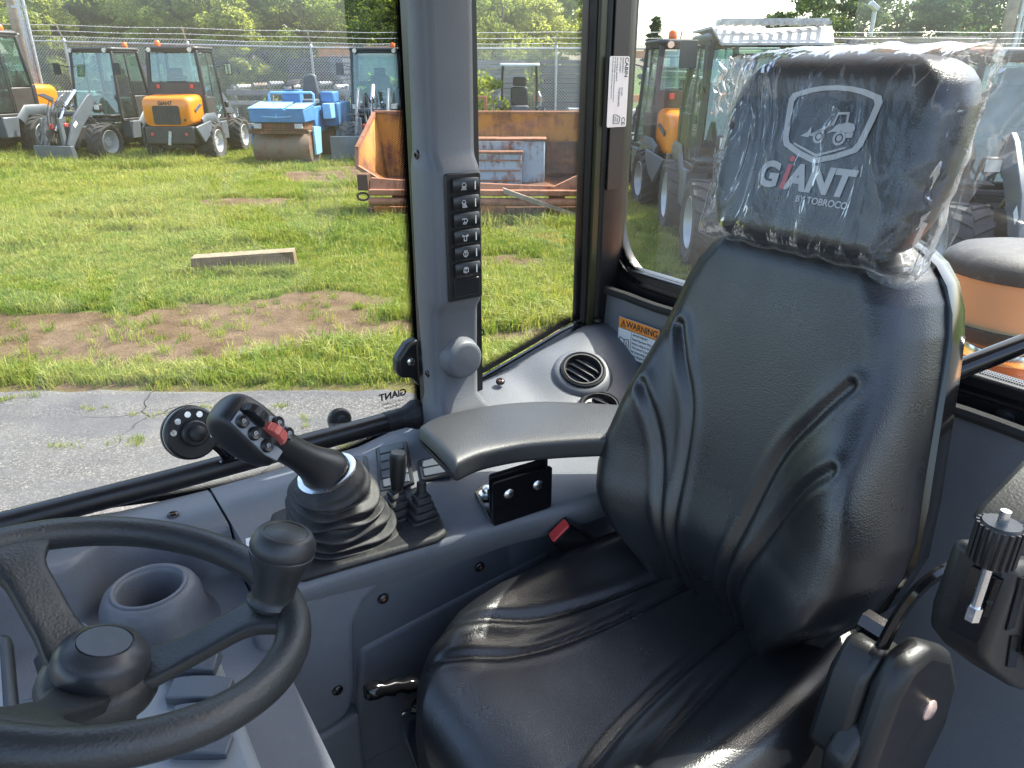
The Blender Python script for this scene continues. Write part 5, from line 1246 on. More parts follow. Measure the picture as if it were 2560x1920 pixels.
bm = B(); lathe(bm, [(.0001, -.01), (.019, -.01), (.0205, -.006), (.0205, .0), (.017, .003), (.009, .003), (.0085, .012), (.0001, .013)], c2, n2, 28, cap=False); cobj('disc', bm, 'blackplastic', w2, smooth=40)
bm = B(); bx(bm, c2 + V(-.010, -.006, -.012), (.022, .02, .026)); cobj('bracket', bm, 'blackplastic', w2, bevel=.003)
ltc = cthing('window_latch', 'black window latch plate with a silver bolt, left of the pillar foot', 'latch', (.49, 1.02, -.48))
bm = B(); prism(bm, [(.466, 1.03, -.425), (.486, 1.03, -.402), (.506, 1.03, -.396), (.506, 1.03, -.482), (.492, 1.03, -.462), (.472, 1.03, -.458), (.466, 1.03, -.445)], (0, -.022, 0)); cobj('plate', bm, 'blackplastic', ltc, bevel=.006, bseg=3)
bm = B(); lathe(bm, [(.0065, 0), (.0065, .002), (.004, .0035), (.0001, .0038)], (.489, 1.008, -.432), (0, -1, 0), 16, cap=False); cobj('bolt', bm, 'chrome', ltc)
# glass markings, read from outside (mirrored from in here)
def mir(u, z, s): return basis((u, 1.0465, z), (-1, 0, 0), (0, 0, 1))
for g_, u, z in ((g1, .472, -.500), (g2, .628, -.425)):
    ctext('glass_mark', 'GiANT', 'blackprint', .0165, mir(u, z, 1), g_, ext=.00005, bold=.0006)
    for i, l_ in enumerate(('SAINT-GOBAIN', '43R-001234', 'E2  AS2')): ctext('glass_mark', l_, 'blackprint', .0058, mir(u - .002, z - .013 - i * .0075, 1), g_, ext=.00005)

# ---- rear panel, channel, warning label
bm = B()
def rpan(a, b):
    v = 1.05 + (-.05 - 1.05) * a; z = -.388 + (-1.13 + .388) * b
    return (.915 + .010 * math.sin(a * 9) * .2 + .02 * sst(.0, .08, b) * 0 - .010 * math.sin(math.pi * min(b * 2, 1)), v, z)
grid(bm, rpan, 40, 30); rp_ = cobj('rear_panel', bm, 'greyplastic', cab, smooth=180)
bm = B(); tube(bm, [(.914, v, -.386 + .001 * math.sin(v * 40)) for v in np.linspace(1.045, -.05, 30)], .009, 8); cobj('panel_edge', bm, 'foam', rp_)
bm = B(); tube(bm, [(.914, 1.046, z) for z in np.linspace(-.386, -.46, 6)], .008, 8); cobj('panel_edge', bm, 'foam', rp_)
bm = B(); b2(bm, (.94, -.05, -.42), (.975, 1.03, -.345)); ch_ = cobj('rear_channel', bm, 'satinblack', cab, bevel=.004)
bm = B(); lathe(bm, [(.012, 0), (.011, .004), (.0001, .007)], (.94, .335, -.385), (-1, 0, 0), 16, cap=False); cobj('bolt_head', bm, 'satinblack', ch_)
bm = B(); b2(bm, (.96, -.06, -1.13), (.985, 1.06, -.42)); cobj('rear_wall', bm, 'satinblack', cab)
wl_o = V(.9035, .932, -.457); wx = V(0, -1, .02); wy = V(.02, 0, 1)
def wpt(a, b, d=0): return wl_o + wx * a + wy * b + V(-1, 0, 0) * d
def wl_box(name, mat, a0, a1, b0, b1, par, d=.0008, th=.0004):
    bm = B(); prism(bm, [wpt(a0, b0, d), wpt(a1, b0, d), wpt(a1, b1, d), wpt(a0, b1, d)], V(-th, 0, 0)); return cobj(name, bm, mat, par, smooth=0)
wl = wl_box('warning_label', 'paper', -.044, .060, -.036, .036, rp_); wl['label'] = 'white and orange warning label'
wl_box('orange_band', 'orangeprint', -.0435, .0595, .016, .0355, wl, .0014, .0002)
wl_box('divider', 'blackprint', -.0435, .0595, .0152, .0165, wl, .0014, .0002); wl_box('divider', 'blackprint', -.009, -.0082, -.035, .015, wl, .0014, .0002)
ctext('label_text', 'WARNING', 'blackprint', .0165, basis(wpt(.017, .0255, .0019), wx, wy), wl, ext=.0001, bold=.0003)
strokes(wl, wpt(-.031, .025, .002), wx, wy, sc_([[(-6, -5), (6, -5), (0, 6), (-6, -5)], [(0, -2.5), (0, 2)]]), .0012, 'blackprint')
strokes(wl, wpt(-.026, -.012, .0018), wx, wy, sc_([[(-12, -9), (-12, 10), (-2, 8), (0, 6), (0, -11), (-2, -9), (-12, -9)], [(0, 6), (2, 8), (12, 10), (12, -9), (2, -9), (0, -11)], [(6, -4), (6, 3)], [(5, 3), (6, 3)], [(4, -4), (8, -4)], [(6, 5.5), (6.2, 6)]]), .0012, 'blackprint')
for i, l_ in enumerate(('AVOID INJURY', 'Read Operator Manual', 'before using or servicing.', 'The owner is responsible', 'for instructing users.', 'Keep all guards in place.')):
    ctext('label_text', l_, 'blackprint', .0060, basis(wpt(-.005, .010 - i * .0078, .0018), wx, wy), wl, ax='LEFT', ext=.0001)

# ---- hood and air pre-cleaner behind the rear window
bm = B(); secs = []
for u in np.linspace(1.06, 2.2, 10):
    zt = -.49 - .10 * ((u - 1.06) / 1.14) ** 2; secs.append([(u, .5 + a, zt - .25 + b) for a, b in rrect(1.0, .5, .12, 5)])
loft(bm, secs); hood_ = cobj('engine_hood', bm, 'orange', cab, smooth=60)
pc = (1.335, .500, -.50)
M['bowl'] = N('amber_plastic_bowl').set(Base_Color=(.90, .66, .38), Roughness=.3, Transmission_Weight=.15, IOR=1.2).m
bm = B(); lathe(bm, [(.085, .0), (.075, .02), (.062, .04), (.062, .085)], pc, (0, 0, 1), 40); cobj('intake_neck', bm, 'orange', hood_, smooth=60)
bm = B(); lathe(bm, [(.065, .058), (.0655, .06), (.0655, .078), (.064, .08)], pc, (0, 0, 1), 40); cobj('hose_clamp', bm, 'chrome', hood_)
bm = B(); lathe(bm, [(.066, .088), (.10, .096), (.116, .104), (.118, .110), (.118, .122), (.112, .124)], pc, (0, 0, 1), 48); cobj('cleaner_base', bm, 'rubber', hood_, smooth=50)
bm = B(); lathe(bm, [(.110, .122), (.116, .206), (.117, .209), (.112, .209), (.106, .126)], pc, (0, 0, 1), 48, cap=False); cobj('cleaner_bowl', bm, 'bowl', hood_, smooth=60)
bm = B(); lathe(bm, [(.040, .1), (.040, .19)], pc, (0, 0, 1), 20); cobj('cleaner_core', bm, simple('tan_core', (.6, .42, .22), .6), hood_)
bm = B(); lathe(bm, [(.122, .201), (.1225, .213), (.118, .223), (.104, .233), (.08, .239), (.05, .242), (.0001, .243)], pc, (0, 0, 1), 48, cap=False); cobj('cleaner_dome', bm, plastic('dusty_dome_plastic', (.030, .028, .027), .55, 300, .3, dust=.12), hood_, smooth=80)
bm = B(); cyl(bm, V(*pc) + V(0, 0, .238), V(*pc) + V(0, 0, .262), .007, n=10); bx(bm, V(*pc) + V(0, 0, .252), (.035, .008, .014)); cobj('wing_nut', bm, 'satinblack', hood_, bevel=.003)
# ================================================================ controls
# ---- steering wheel
SWC = V(0, .54, -.38); ST = R(17.5)
sn = V(math.sin(ST), 0, math.cos(ST)); se1 = V(math.cos(ST), 0, -math.sin(ST)); se2 = V(0, 1, 0)
def wp(r, a, h=0): return SWC + (se1 * math.cos(a) + se2 * math.sin(a)) * r + sn * h
sw = cthing('steering_wheel', 'black three-spoke steering wheel with a spinner knob', 'steering wheel', SWC - sn * .09)
bm = B(); loft(bm, [[SWC + (se1 * math.cos(a) + se2 * math.sin(a)) * (.1362 + .0140 * math.cos(b)) + sn * (.0132 * math.sin(b)) for b in np.linspace(0, 2 * math.pi, 17)[:-1]] for a in np.linspace(0, 2 * math.pi, 97)], cap=False); cobj('rim', bm, 'wheelplastic', sw, smooth=180)
for a0, wend in ((-6, .052), (118, .060), (238, .115)):
    secs = []
    for t in np.linspace(0, 1, 22):
        r = .012 + .122 * t; w = .030 + .0 * t; w = .030 * (1 - sst(0, .4, t)) + .034 + (wend - .02) * sst(.66, 1.0, t) ** 1.5
        h = -.052 * (1 - sst(.05, 1.0, t)) - .001; th = .0095
        da = w / max(r, .03)
        ring_ = []
        for x, y in rrect(2, 2, .55, 4):
            ang = R(a0) + x * min(da, 1.3) * .5; ring_.append(wp(r if abs(x) < 5 else r, ang, h + y * th * .8))
        secs.append(ring_)
    bm = B(); loft(bm, secs); cobj('spoke', bm, 'wheelplastic', sw, smooth=180)
bm = B(); lathe(bm, [(.041, -.066), (.043, -.060), (.041, -.050), (.034, -.044)], SWC, sn, 40); hb = cobj('hub', bm, 'wheelplastic', sw, smooth=60)
bm = B(); lathe(bm, [(.0330, -.050), (.0345, -.040), (.0335, -.032), (.0285, -.0245), (.0205, -.0205), (.0200, -.0216), (.0194, -.0216), (.0188, -.0202), (.0001, -.0194)], SWC, sn, 48, cap=False); cobj('hub_cap', bm, plastic('smooth_hub_plastic', (.030, .032, .035), .38, 900, .06, dust=.06), hb, smooth=50)
kb = wp(.121, R(-5), .004)
bm = B(); lathe(bm, [(.020, .0), (.0205, .003), (.0180, .006), (.0175, .010), (.0178, .018), (.0205, .030), (.0245, .040), (.0262, .046), (.0265, .0485), (.0258, .0492), (.0262, .0500), (.0268, .0530), (.0262, .0570), (.0225, .0640), (.0205, .0658), (.0180, .0662), (.0170, .0652), (.0155, .0660), (.0001, .0672)], kb, sn, 44, cap=False); cobj('spinner_knob', bm, plastic('knob_plastic', (.024, .025, .026), .42, 700, .12), sw, smooth=42)
bm = B(); cyl(bm, SWC - sn * .06, SWC - sn * .26, .03, .035, n=20); cobj('steering_column', bm, 'blackplastic', sw)

# ---- joystick in its bellows
js = cthing('joystick', 'black joystick with silver button plate, red roller and rubber bellows', 'joystick', (.29, .80, -.568))
bpl = [(.190, .752), (.205, .742), (.375, .722), (.392, .728), (.402, .760), (.400, .842), (.388, .862), (.240, .905), (.215, .90), (.20, .87)]
bm = B(); prism(bm, [(u, v, -.5695) for u, v in bpl], (0, 0, .012)); cobj('base_plate', bm, 'rubber', js, bevel=.005, bseg=3, smooth=50)
bc, tc_ = V(.285, .812, -.560), V(.268, .808, -.470)
ax_t = V(-.28, -.08, .95).normalized()
def bellow(n_, bmx):
    rings = []
    for i in range(n_ + 1):
        t = i / n_; c = bc.lerp(tc_, t) ; ax = V(0, 0, 1).lerp(ax_t, sst(0, 1, t)).normalized(); x, y = V(1, 0, 0), None
        x = (x - ax * ax.dot(x)).normalized(); y = ax.cross(x)
        r = .066 + (.044 - .066) * t ** .8; fold = .0056 * math.sin(t * math.pi * 2 * 6.2) * (1 - sst(.72, .9, t)) * sst(0, .08, t)
        if t > .86: r = lerp_tab([(.86, .0455), (.93, .0435), (.97, .039), (1, .035)], t)
        ring_ = []
        for k in range(56):
            a = 2 * math.pi * k / 56; sq = 1 / (abs(math.cos(a)) ** 3.2 + abs(math.sin(a)) ** 3.2) ** (1 / 3.2); sq = 1 + (sq - 1) * (1 - t) ** .7
            tilt = (.014 * math.sin(a - .9) + .004 * math.sin(2 * a + t * 9) + .003 * math.sin(5 * a - t * 14)) * math.sin(t * math.pi)
            ring_.append(c + x * math.cos(a) * (r + fold) * sq + y * math.sin(a) * (r + fold) * sq + ax * tilt)
        rings.append(ring_)
    loft(bmx, rings, cap=False)
bm = B(); bellow(70, bm); cobj('bellows', bm, 'rubber', js, smooth=180)
bm = B(); lathe(bm, [(.030, -.002), (.037, -.001), (.038, .002), (.034, .004), (.030, .004)], tc_, ax_t, 40, cap=False); cobj('silver_collar', bm, 'chrome', js)
# grip: sections swept from the collar to the head
gp = [(V(.268, .808, -.472), .034, .030), (V(.264, .806, -.464), .033, .029), (V(.257, .804, -.455), .026, .024), (V(.243, .801, -.440), .020, .0195), (V(.228, .798, -.424), .018, .019), (V(.212, .796, -.407), .019, .021), (V(.198, .795, -.393), .023, .026), (V(.188, .795, -.383), .026, .028)]
secs = []
for i, (c, ra, rb) in enumerate(gp):
    d = (gp[min(i + 1, len(gp) - 1)][0] - gp[max(i - 1, 0)][0]).normalized()
    if i == 0: d = ax_t
    y = V(0, 1, 0); y = (y - d * d.dot(y)).normalized(); x = y.cross(d)
    secs.append([c + x * ra * math.cos(a) + y * rb * math.sin(a) for a in np.linspace(0, 2 * math.pi, 29)[:-1]])
bm = B(); loft(bm, secs); cobj('grip', bm, 'blackplastic', js, smooth=180, sub=1)
hax = V(.50, -.06, -.78).normalized(); hn = V(.34, -.80, .46); hn = (hn - hax * hax.dot(hn)).normalized(); hw_ = hn.cross(hax).normalized()
if hw_.x < 0: hw_ = -hw_
HC = V(.180, .795, -.380)
def hp_(a, w, d): return HC + hax * a + hw_ * w + hn * d
bm = B(); secs = []
for a, w0, w1, d0, d1 in ((-.046, .016, .014, -.014, .010), (-.040, .024, .022, -.030, .018), (-.020, .028, .026, -.040, .024), (.010, .029, .028, -.038, .026), (.032, .027, .026, -.026, .022), (.044, .020, .020, -.010, .012)):
    secs.append([hp_(a, w * .5 * (w0 + w1) / 1.0, d) for w, d in [(-1, d0 + .012), (-.6, d0), (.6, d0), (1, d0 + .012), (1, d1 - .006), (.8, d1), (-.8, d1), (-1, d1 - .006)]])
loft(bm, secs); jh = cobj('head', bm, 'blackplastic', js, smooth=180, sub=2)
bm = B(); prism(bm, [hp_(a, w, .0215) for a, w in ((-.036, -.021), (-.036, -.004), (-.020, -.004), (.010, -.004), (.036, -.004), (.036, -.018), (.020, -.022))], hn * .003); cobj('button_plate', bm, 'lightgrey', jh, bevel=.001)
bm = B(); prism(bm, [hp_(a, w, .0215) for a, w in ((-.004, .010), (.040, .010), (.036, .022), (.010, .024), (-.002, .018))], hn * .003); cobj('button_plate', bm, 'lightgrey', jh, bevel=.001)
for a, w in ((-.027, -.0125), (-.007, -.0135), (.014, -.0135), (.010, .0170), (.028, .0160)):
    bm = B(); lathe(bm, [(.0078, 0), (.0078, .004), (.0065, .006), (.0055, .0052), (.0001, .0052)], hp_(a, w, .0235), hn, 18, cap=False); bt = cobj('push_button', bm, 'blackplastic', jh, smooth=40)
    strokes(bt, hp_(a, w, .0235 + .0054), hax, hw_, sc_([arc(0, 0, 2.2, 30, 300), [(-1, 0), (1.5, 0)]]), .0007)
for a, mt in ((-.018, 'blackplastic'), (.014, 'rollerred')):
    bm = B(); cyl(bm, hp_(a, -.001, .0225), hp_(a, .0095, .0225), .0155, n=24)
    for k in range(12):
        an = 2 * math.pi * k / 12; p = hp_(a, .0042, .0225) + (hax * math.cos(an) + hn * math.sin(an)) * .0155
        bx(bm, p, (.001, .001, .001), None) if False else cyl(bm, p - hw_ * .0045, p + hw_ * .0045, .0012, n=6)
    cobj('thumb_roller', bm, mt, jh, bevel=0)

# ---- auxiliary lever pair
lv = cthing('auxiliary_lever', 'short black lever with ribbed rubber boots behind the joystick', 'lever', (.375, .80, -.557))
def mini_boot(c, top, r0, par, n_=4):
    bm = B(); rings = []; c, top = Vector(c), Vector(top)
    for i in range(n_):
        for f, rr_ in ((0, 1.0), (.35, 1.0), (.45, .80), (.95, .74)):
            t = (i + f) / n_; p = c.lerp(top, t); r = r0 * (1 - .62 * t) * rr_
            rings.append([p + V(a, b, 0) for a, b in rrect(2 * r, 2 * r * .9, r * .35, 3)])
    loft(bm, rings); return cobj('boot', bm, 'rubber', par, smooth=35)
mini_boot((.356, .800, -.558), (.362, .812, -.524), .022, lv); mini_boot((.380, .778, -.558), (.386, .785, -.524), .022, lv)
bm = B(); cyl(bm, (.386, .785, -.526), (.388, .787, -.512), .0065, n=16); cobj('boot_tip', bm, 'rubber', lv)
bm = B(); cyl(bm, (.362, .812, -.527), (.364, .812, -.515), .0075, .009, n=16); lathe(bm, [(.0090, 0), (.0105, .010), (.0112, .025), (.0118, .040), (.0110, .046), (.0095, .048), (.0001, .0485)], (.364, .812, -.520), (.10, .02, .99), 28, cap=False); cobj('lever_grip', bm, 'blackplastic', lv, smooth=50)

# ---- armrest on its bracket
ar = cthing('armrest', 'black padded armrest on a bolted steel bracket beside the seat', 'armrest', (.50, .75, -.568))
near = catmull([(.402, .722, 0), (.45, .734, 0), (.50, .728, 0), (.55, .708, 0), (.60, .682, 0), (.66, .648, 0), (.70, .628, 0)], 5)
far = catmull([(.750, .705, 0), (.70, .752, 0), (.655, .793, 0), (.61, .828, 0), (.555, .853, 0), (.50, .864, 0), (.455, .862, 0), (.412, .842, 0)], 5)
def samp(L, t):
    x = t * (len(L) - 1); i = min(int(x), len(L) - 2); return L[i].lerp(L[i + 1], x - i)
farr = far[::-1]
def pad_pt(a, b, k=1.0):
    # b runs once round the cross-section: top, near edge, underside, far edge
    e = .5 - abs(a - .5); end = min(e / .045, 1); end = math.sqrt(max(0, 1 - (1 - end) ** 2))
    n_, f_ = samp(near, a), samp(farr, a); c = (n_ + f_) / 2; w = (n_ - f_) / 2
    ang = 2 * math.pi * b; cs, sn_ = math.cos(ang), math.sin(ang)
    px = math.copysign(abs(cs) ** .22, cs); pz = math.copysign(abs(sn_) ** .34, sn_)
    p = c + w * px * (.93 + .07 * end); z = -.4785 + .0165 * pz * end + (.0035 * (1 - px * px) if pz > 0 else 0) + .004 * sst(.3, 0, a)
    return V(p.x, p.y, z)
bm = B(); grid(bm, pad_pt, 60, 72); cobj('pad', bm, 'armvinyl', ar, smooth=180)
def holed(name, w, h, holes, o, ex, ey, th, mat, par):
    bm = B(); o, ex, ey = Vector(o), Vector(ex), Vector(ey)
    loops = [rrect(w, h, .004, 3)] + [[(cx + r * math.cos(a), cy + r * math.sin(a)) for a in np.linspace(0, 2 * math.pi, 17)[:-1]] for cx, cy, r in holes]
    es = []
    for L in loops:
        vv = [bm.verts.new(o + ex * a + ey * b) for a, b in L]; es += [bm.edges.new((vv[i], vv[(i + 1) % len(vv)])) for i in range(len(vv))]
    bmesh.ops.triangle_fill(bm, edges=es, use_beauty=True)
    r_ = bmesh.ops.extrude_face_region(bm, geom=bm.faces[:]); nv = [e for e in r_['geom'] if isinstance(e, bmesh.types.BMVert)]
    bmesh.ops.translate(bm, verts=nv, vec=ex.cross(ey).normalized() * th)
    return cobj(name, bm, mat, par, smooth=30)
bex, bez = V(1, -.055, 0).normalized(), V(0, 0, 1)
holed('upper_plate', .092, .060, [(-.022, .010, .0044), (.024, .010, .0044), (-.022, -.004, .0044), (.024, -.004, .0044)], (.504, .7265, -.525), bex, bez, .003, 'glossblack', ar)
holed('bracket', .094, .066, [], (.504, .7185, -.537), bex, bez, .004, 'glossblack', ar)
bm = B(); prism(bm, [(.457, .722, -.5685), (.551, .717, -.5685), (.553, .80, -.5685), (.500, .812, -.5685), (.478, .80, -.5685)], (0, 0, .004)); cobj('foot_plate', bm, 'glossblack', ar, bevel=.001)
for da in (-.022, .024):
    c = V(.504, .7185, -.527) + bex * da
    bm = B(); lathe(bm, [(.0092, 0), (.0092, .0012), (.0075, .0045), (.004, .0062), (.0001, .0066)], c, (0, -1, 0), 20, cap=False); cobj('bolt', bm, 'chrome', ar, smooth=60)
bm = B(); lathe(bm, [(.012, .0), (.012, .0022), (.0075, .0024), (.0072, .010), (.006, .0115), (.0001, .0118)], (.490, .785, -.5645), (0, 0, 1), 20, cap=False); cobj('bolt', bm, 'chrome', ar, smooth=40)

# ---- seat belt buckle
bu = cthing('seat_belt_buckle', 'seat belt buckle with a red release button beside the cushion', 'buckle', (.632, .683, -.72))
bd_ = V(-.62, .10, .60).normalized(); bo = V(.632, .683, -.677); by = V(.72, -.25, .65); by = (by - bd_ * bd_.dot(by)).normalized(); bz = bd_.cross(by)
def bq(a, b, c): return bo + bd_ * a + by * b + bz * c
bm = B(); loft(bm, [[bq(a, b * s, c) for b, c in rrect(.040, .024, .005, 3)] for a, s in ((0, .85), (.02, 1), (.105, 1), (.110, .96))]); cobj('body', bm, 'glossblack', bu, smooth=50)
bm = B(); loft(bm, [[bq(a, b, c) for b, c in rrect(.033, .0175, .003, 3)] for a in (.1085, .1125)]); cobj('release_button', bm, 'red', bu, bevel=.001)
bm = B(); tube(bm, [bq(0, 0, 0), bq(-.03, 0, 0), bq(-.06, -.01, .0)], .011, 8, flat=.5); cobj('stalk', bm, 'blackplastic', bu)

# ================================================================ operator seat
SV = .505
seat = cthing('operator_seat', 'black vinyl operator seat with padded backrest and cushion', 'seat', (.52, SV, -1.12))
BACK_HW = [(-.70, 0.1176), (-.66, 0.1243), (-.62, 0.1386), (-.575, 0.1722), (-.54, 0.1932), (-.50, 0.2041), (-.46, 0.2041), (-.40, 0.1915), (-.34, 0.1798), (-.29, 0.1697), (-.25, 0.1604), (-.22, 0.1487), (-.20, 0.1344), (-.185, 0.1176), (-.172, 0.0924), (-.164, 0.0630), (-.160, 0.0294), (-.159, 0.0000)]
def bhw(z): return lerp_tab(BACK_HW, z)
def bplane(z): return .765 + .25 * z
def gdist(px, pz, line):
    best = 9
    for (a, b), (c, d) in zip(line, line[1:]):
        dx, dz = c - a, d - b; t = min(max(((px - a) * dx + (pz - b) * dz) / (dx * dx + dz * dz + 1e-12), 0), 1)
        best = min(best, math.hypot(px - a - dx * t, pz - b - dz * t))
    return best
GR1 = [(p.x, p.y) for p in catmull([(0.1199, -.300, 0), (0.0961, -.340, 0), (0.0687, -.395, 0), (0.0531, -.480, 0), (0.0366, -.60, 0), (0.0329, -.68, 0)], 6)]
GR2 = [(p.x, p.y) for p in catmull([(0.1392, -.378, 0), (0.1117, -.415, 0), (0.0824, -.49, 0), (0.0549, -.59, 0), (0.0504, -.68, 0)], 6)]
def back_front(s, z):
    hw = bhw(z); x = s * hw; ax = abs(x)
    e = min(hw - ax, (-.159 - z) * .9 + .004) if z > -.30 else hw - ax
    rr = .050; k = min(max(e / rr, 0), 1); off = .075 * math.sqrt(max(0, 1 - (1 - k) ** 2.2))
    low = sst(-.28, -.42, z)
    off += low * (.030 * sst(.35, .80, ax / max(hw, .01)) * sst(0, .03, hw - ax)) 
    off += .008 * math.exp(-((z + .56) / .07) ** 2) * (1 - low * 0)
    for G in (GR1, GR2):
        d = gdist(ax, z, G); off -= .0062 * math.exp(-(d / .0048) ** 2); off += .0022 * math.exp(-((d - .011) / .006) ** 2)
    return x, off
def bz_(t):  # denser rows near the top
    return -.70 + (.541) * (1 - (1 - t) ** 1.7)
bm = B()
grid(bm, lambda a, b: (lambda z: (lambda xo: (bplane(z) - xo[1] + .068 + .085 * sst(-.50, -.70, z) ** 1.3, SV + xo[0], z))(back_front(2 * a - 1, z)))(bz_(b)), 120, 130)
cobj('backrest', bm, 'blackleather', seat, smooth=180)
# shell behind the pad, following the same outline a little larger
zs = [-.66, -.60, -.54, -.48, -.42, -.36, -.30, -.26, -.23, -.205, -.188, -.175, -.167, -.161]
outl = [(-bhw(z) - .006, z) for z in zs] + [(0, -.153)] + [(bhw(z) + .006, z) for z in zs[::-1]]
bm = B(); rings = []
for du, k in ((.028, .965), (.030, 1.0), (.055, 1.0), (.072, .95), (.080, .85)):
    rings.append([(bplane(z) + du + .038, SV + x * k, -.40 + (z + .40) * (k if z > -.4 else 1)) for x, z in outl])
loft(bm, rings); cobj('backrest_shell', bm, M['glossblack'], seat, smooth=50)
# cushion
CHW = [(.258, .0), (.260, .05), (.268, .085), (.28, .115), (.30, .150), (.33, .180), (.38, .203), (.45, .216), (.55, .217), (.62, .208), (.74, .19)]
GC1 = [(p.x, p.y) for p in catmull([(0.3250, 0.1740, 0), (0.3880, 0.1436, 0), (0.4559, 0.1175, 0), (0.5335, 0.1001, 0), (0.6305, 0.0827, 0), (0.7178, 0.0740, 0)], 6)]
GC2 = [(p.x, p.y) for p in catmull([(0.2959, 0.1392, 0), (0.3589, 0.1027, 0), (0.4365, 0.0740, 0), (0.5335, 0.0566, 0), (0.6305, 0.0478, 0), (0.7178, 0.0435, 0)], 6)]
def cush(a, b):
    u = .258 + .482 * (b ** 1.6); hw = lerp_tab(CHW, u); s = 2 * a - 1; x = s * hw; ax = abs(x)
    e = min(hw - ax, (u - .258) * 1.0 + .002); rr = .060; k = min(max(e / rr, 0), 1)
    z = -.742 + .076 * math.sqrt(max(0, 1 - (1 - k) ** 2.3))
    z += .030 * sst(.40, .78, ax / max(hw, .02)) * sst(.30, .42, u) * sst(0, .03, hw - ax)
    z += .006 * math.exp(-((u - .34) / .05) ** 2) + .018 * sst(.42, .70, u)
    for G in (GC1, GC2):
        d = gdist(u, ax, G); z -= .0055 * math.exp(-(d / .0055) ** 2); z += .0010 * math.exp(-((d - .012) / .007) ** 2)
    return (u, SV + x, z)
bm = B(); vs_ = grid(bm, cush, 110, 120)
# skirt
cobj('cushion', bm, 'blackleather', seat, smooth=180)
us = [.258, .260, .268, .28, .30, .33, .38, .45, .55, .62, .70, .74]
ol = [(u, -lerp_tab(CHW, u)) for u in us[::-1]] + [(u, lerp_tab(CHW, u)) for u in us[1:]]
bm = B(); loft(bm, [[(.5 + (u - .5) * k, SV + x * k, z) for u, x in ol] for k, z in ((1.0, -.741), (1.006, -.752), (.995, -.80), (.96, -.822))]); cobj('cushion_skirt', bm, 'blackleather', seat, smooth=50)
bm = B(); loft(bm, [[(.52 + a * k, SV + b * k, z) for a, b in rrect(.44, .40, .03, 3)] for k, z in ((.92, -.815), (1, -.84), (.9, -.93), (.8, -1.06), (.95, -1.12))]); cobj('suspension_base', bm, 'rubber', seat, smooth=40)
bm = B(); prism(bm, [(.285, .68, -.80), (.30, .71, -.80), (.42, .735, -.83), (.42, .72, -1.0), (.33, .66, -1.02), (.30, .64, -.92)], (0, -.02, 0)); cobj('side_cover', bm, 'midgrey', seat, bevel=.008)
# slide lever
bm = B(); tube(bm, [(.345, .700, -.775), (.322, .712, -.770)], .007, 10); tube(bm, [(.326, .711, -.770), (.316, .713, -.768), (.306, .716, -.766), (.296, .718, -.764), (.284, .720, -.762), (.274, .722, -.760), (.262, .724, -.758), (.258, .7245, -.7575)], [.0085, .0115, .0085, .0120, .0090, .0125, .0115, .009], 14); cobj('slide_lever', bm, 'glossblack', seat, smooth=60)
bm = B(); cyl(bm, (.330, .690, -.800), (.318, .706, -.80), .012, n=8); cobj('weight_knob', bm, 'glossblack', seat, bevel=.002)
# recliner cover with bolt, and its paddle
rcv = [(.590, -.545), (.612, -.515), (.65, -.512), (.700, -.545), (.735, -.60), (.738, -.66), (.70, -.75), (.60, -.80), (.56, -.72)]
bm = B(); prism(bm, [(u, .262, z) for u, z in rcv], (0, -.03, 0)); rc = cobj('recliner_cover', bm, 'blackplastic', seat, bevel=.012, bseg=3)
bm = B(); prism(bm, [(.585, .30, -.55), (.61, .30, -.52), (.65, .30, -.53), (.66, .30, -.58), (.60, .30, -.66), (.57, .30, -.64)], (0, -.04, 0)); cobj('recliner_shroud', bm, 'blackplastic', rc, bevel=.008)
bm = B(); lathe(bm, [(.0115, 0), (.0115, .0015), (.008, .004), (.0001, .0048)], (.672, .232, -.603), (0, -1, 0), 24, cap=False); cobj('bolt', bm, simple('copper_bolt', (.75, .55, .48), .3, metal=.6), rc)
bm = B(); prism(bm, [(.560, .275, -.625), (.588, .275, -.590), (.628, .275, -.600), (.630, .275, -.655), (.585, .275, -.70), (.562, .275, -.68)], (0, -.028, 0)); cobj('recliner_paddle', bm, 'blackplastic', seat, bevel=.008, bseg=3)
bm = B(); tube(bm, catmull([(.62, .272, -.55), (.632, .268, -.50), (.645, .262, -.465), (.665, .256, -.448), (.69, .25, -.445)], 5), .006, 8, flat=1.6); cobj('recliner_link', bm, 'glossblack', seat)
bm = B(); cyl(bm, (.640, .30, -.520), (.640, .272, -.520), .012, n=6); cobj('pivot_nut', bm, 'screw', seat)
# folded left armrest
fa_ = cthing('folded_armrest', 'black folded-up armrest with ribbed adjuster knob at the right edge', 'armrest', (.56, .17, -.46))
hs_ = [(.464, -.279), (.505, -.293), (.60, -.358), (.69, -.43), (.69, -.505), (.63, -.482), (.543, -.423), (.482, -.372), (.461, -.350), (.456, -.329)]
bm = B(); prism(bm, [(u, .175, z) for u, z in hs_], (0, -.040, 0)); hh_ = cobj('hinge_housing', bm, 'blackplastic', fa_, bevel=.007, bseg=3)
for q4 in ([(.468, -.288), (.479, -.292), (.486, -.335), (.473, -.331)], [(.486, -.342), (.502, -.350), (.516, -.385), (.497, -.374)]):
    bm = B(); prism(bm, [(u, .1348, z) for u, z in q4], (0, -.0012, 0)); cobj('slot', bm, 'glossblack', hh_)
for q4 in ([(.492, -.296), (.600, -.366), (.690, -.440), (.690, -.47), (.60, -.44), (.515, -.372)],):
    bm = B(); prism(bm, [(u, .1352, z) for u, z in q4], (0, -.010, 0)); cobj('housing_rib', bm, 'blackplastic', hh_, bevel=.005, bseg=3)
